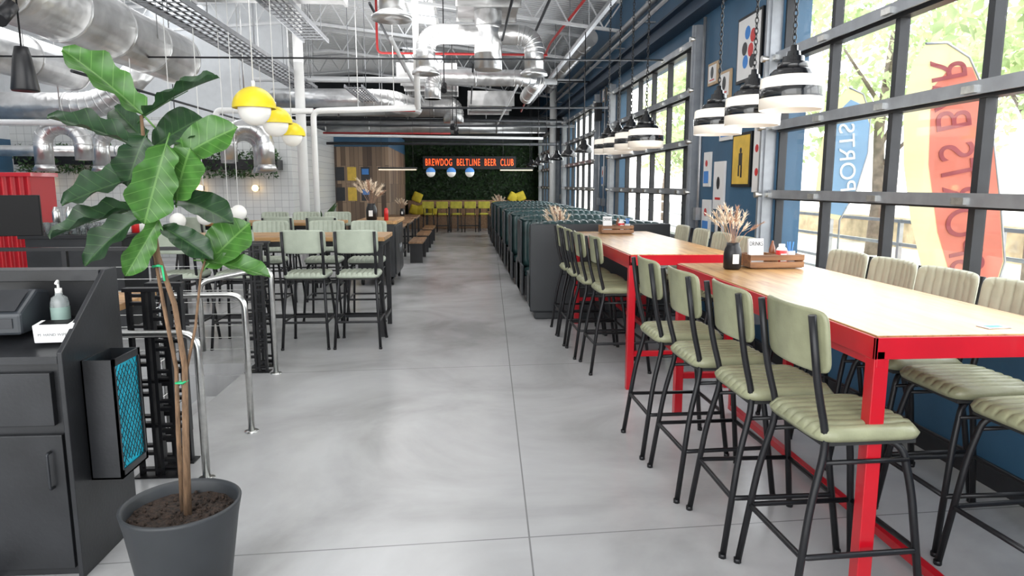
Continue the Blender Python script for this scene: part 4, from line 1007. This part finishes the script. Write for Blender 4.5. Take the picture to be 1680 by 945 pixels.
def flag(loc,poly,stripe,mats,lab,txt,tpos,trot,tsize,twidth,ysc=1):
    r=root("feather_flag",loc,lab,"flag",0,"feather flags")
    m=M(); n=len(poly)
    m.add([(x,0,z) for x,z in poly],[tuple(range(n))],0)
    m.add([(x,-.006,z) for x,z in stripe],[tuple(range(len(stripe)))],1)
    ob("banner",m,mats,r)
    pole=[(poly[0][0],0,-loc[2]-.05)]+[(x,0,z) for x,z in poly[:len(poly)//2+1]]
    ob("pole",M().tube(pole,.012,6),ALU,r)
    if txt: textob("lettering",txt,tsize,mats[2],r,(tpos[0],-.015,tpos[1]),trot,.002,1.0,width=twidth,flip=True,ysc=ysc)
k=.0058
def pp(L,cx,cy): return [((x-cx)*k,(cy-y)*k) for x,y in L]
P1=pp([(1655,480),(1672,400),(1655,310),(1632,210),(1605,120),(1575,70),(1535,48),(1500,50),(1480,80),(1472,150),(1480,240),(1500,330),(1530,420),(1560,475)],1560,250)
S1b=pp([(1515,120),(1545,85),(1580,85),(1605,130),(1630,210),(1652,310),(1668,400),(1652,470),(1620,420),(1580,430),(1548,350),(1522,240)],1560,250)
flag((4.6,6.3,1.75),P1,S1b,[FY,FR,FT],"yellow and red feather flag outside the window","SPORTS BAR",(0.05,.02),(PI/2,-PI/2-.2,0),.4,2.05,1.25)
P2=pp([(1385,350),(1410,300),(1425,240),(1425,180),(1410,145),(1385,135),(1360,160),(1345,220),(1340,300),(1355,345)],1385,250)
P2=[(x*1.35,z*1.35) for x,z in P2]
S2=[(x*.88+.03,z*.88-.04) for x,z in P2]
flag((4.9,8.7,1.95),P2,S2,[FY,FB,PAPER],"blue and yellow feather flag outside the window","SPORTS",(.03,-.05),(PI/2,-PI/2-.1,0),.3,1.0,1.0)

# ---------------------------------------------------------------- lights
w=bpy.data.worlds.new("world"); scene.world=w; w.use_nodes=True; t=w.node_tree; bg=t.nodes["Background"]
tc=N(t,"ShaderNodeTexCoord"); sp=N(t,"ShaderNodeSeparateXYZ"); t.links.new(tc.outputs["Generated"],sp.inputs[0])
r_=ramp(t,[(0,(.75,.74,.7)),(.5,(.95,.95,.92)),(1,(.82,.9,1))]); mr=N(t,"ShaderNodeMapRange"); mr.inputs[1].default_value=-1; t.links.new(sp.outputs['Z'],mr.inputs[0]); t.links.new(mr.outputs[0],r_.inputs[0]); t.links.new(r_.outputs[0],bg.inputs[0])
bg.inputs[1].default_value=4.0
def area(loc,rot,sx,sy,e,col=(1,1,1)):
    l=bpy.data.lights.new("area",'AREA'); l.shape='RECTANGLE'; l.size=sx; l.size_y=sy; l.energy=e; l.color=col
    o=bpy.data.objects.new("area_light",l); COL.objects.link(o); o.location=loc;o.rotation_euler=rot
for y,e in[(4,62),(10,82),(16,88),(22,22)]: area((-.8,y,4.5),(0,0,0),3,3,e,(1,.98,.95))
for y,e in[(7,62),(12,75),(17,45)]: area((-1.5,y,3.7),(PI,0,0),4,3,e)  # unseen uplights added as fill to brighten the ceiling
for y,e in[(6,62),(12,75)]: area((-6.5,y,4.6),(0,0,0),3,3,e)
for y,e in[(8,75),(13,65)]: area((-6.5,y,3.9),(PI,0,0),4,3,e)  # same added upward fill for the ceiling on the left side
for a,b in wins: area((WX-.18,(a+b)/2,2.1),(0,PI/2,0),2.2,b-a,105,(.93,.97,1))
area((-1.5,-1.5,3.2),(math.radians(65),0,0),5,2.5,90)  # unseen fill light added behind the camera
sn=bpy.data.lights.new("sun",'SUN'); sn.energy=3.4; sn.angle=.03; sn.color=(1,.95,.85); so=bpy.data.objects.new("sun",sn); COL.objects.link(so); so.rotation_euler=(math.radians(-15),math.radians(-42),0)

# ---------------------------------------------------------------- camera
cam=bpy.data.cameras.new("camera"); cam.lens=24; cam.sensor_width=36; cam.clip_start=.05; cam.clip_end=200
co=bpy.data.objects.new("camera",cam); COL.objects.link(co); co.location=(0,0,1.62); co.rotation_euler=(math.radians(90-8.58),0,math.radians(-3.83))
scene.camera=co
scene.view_settings.view_transform='Standard'
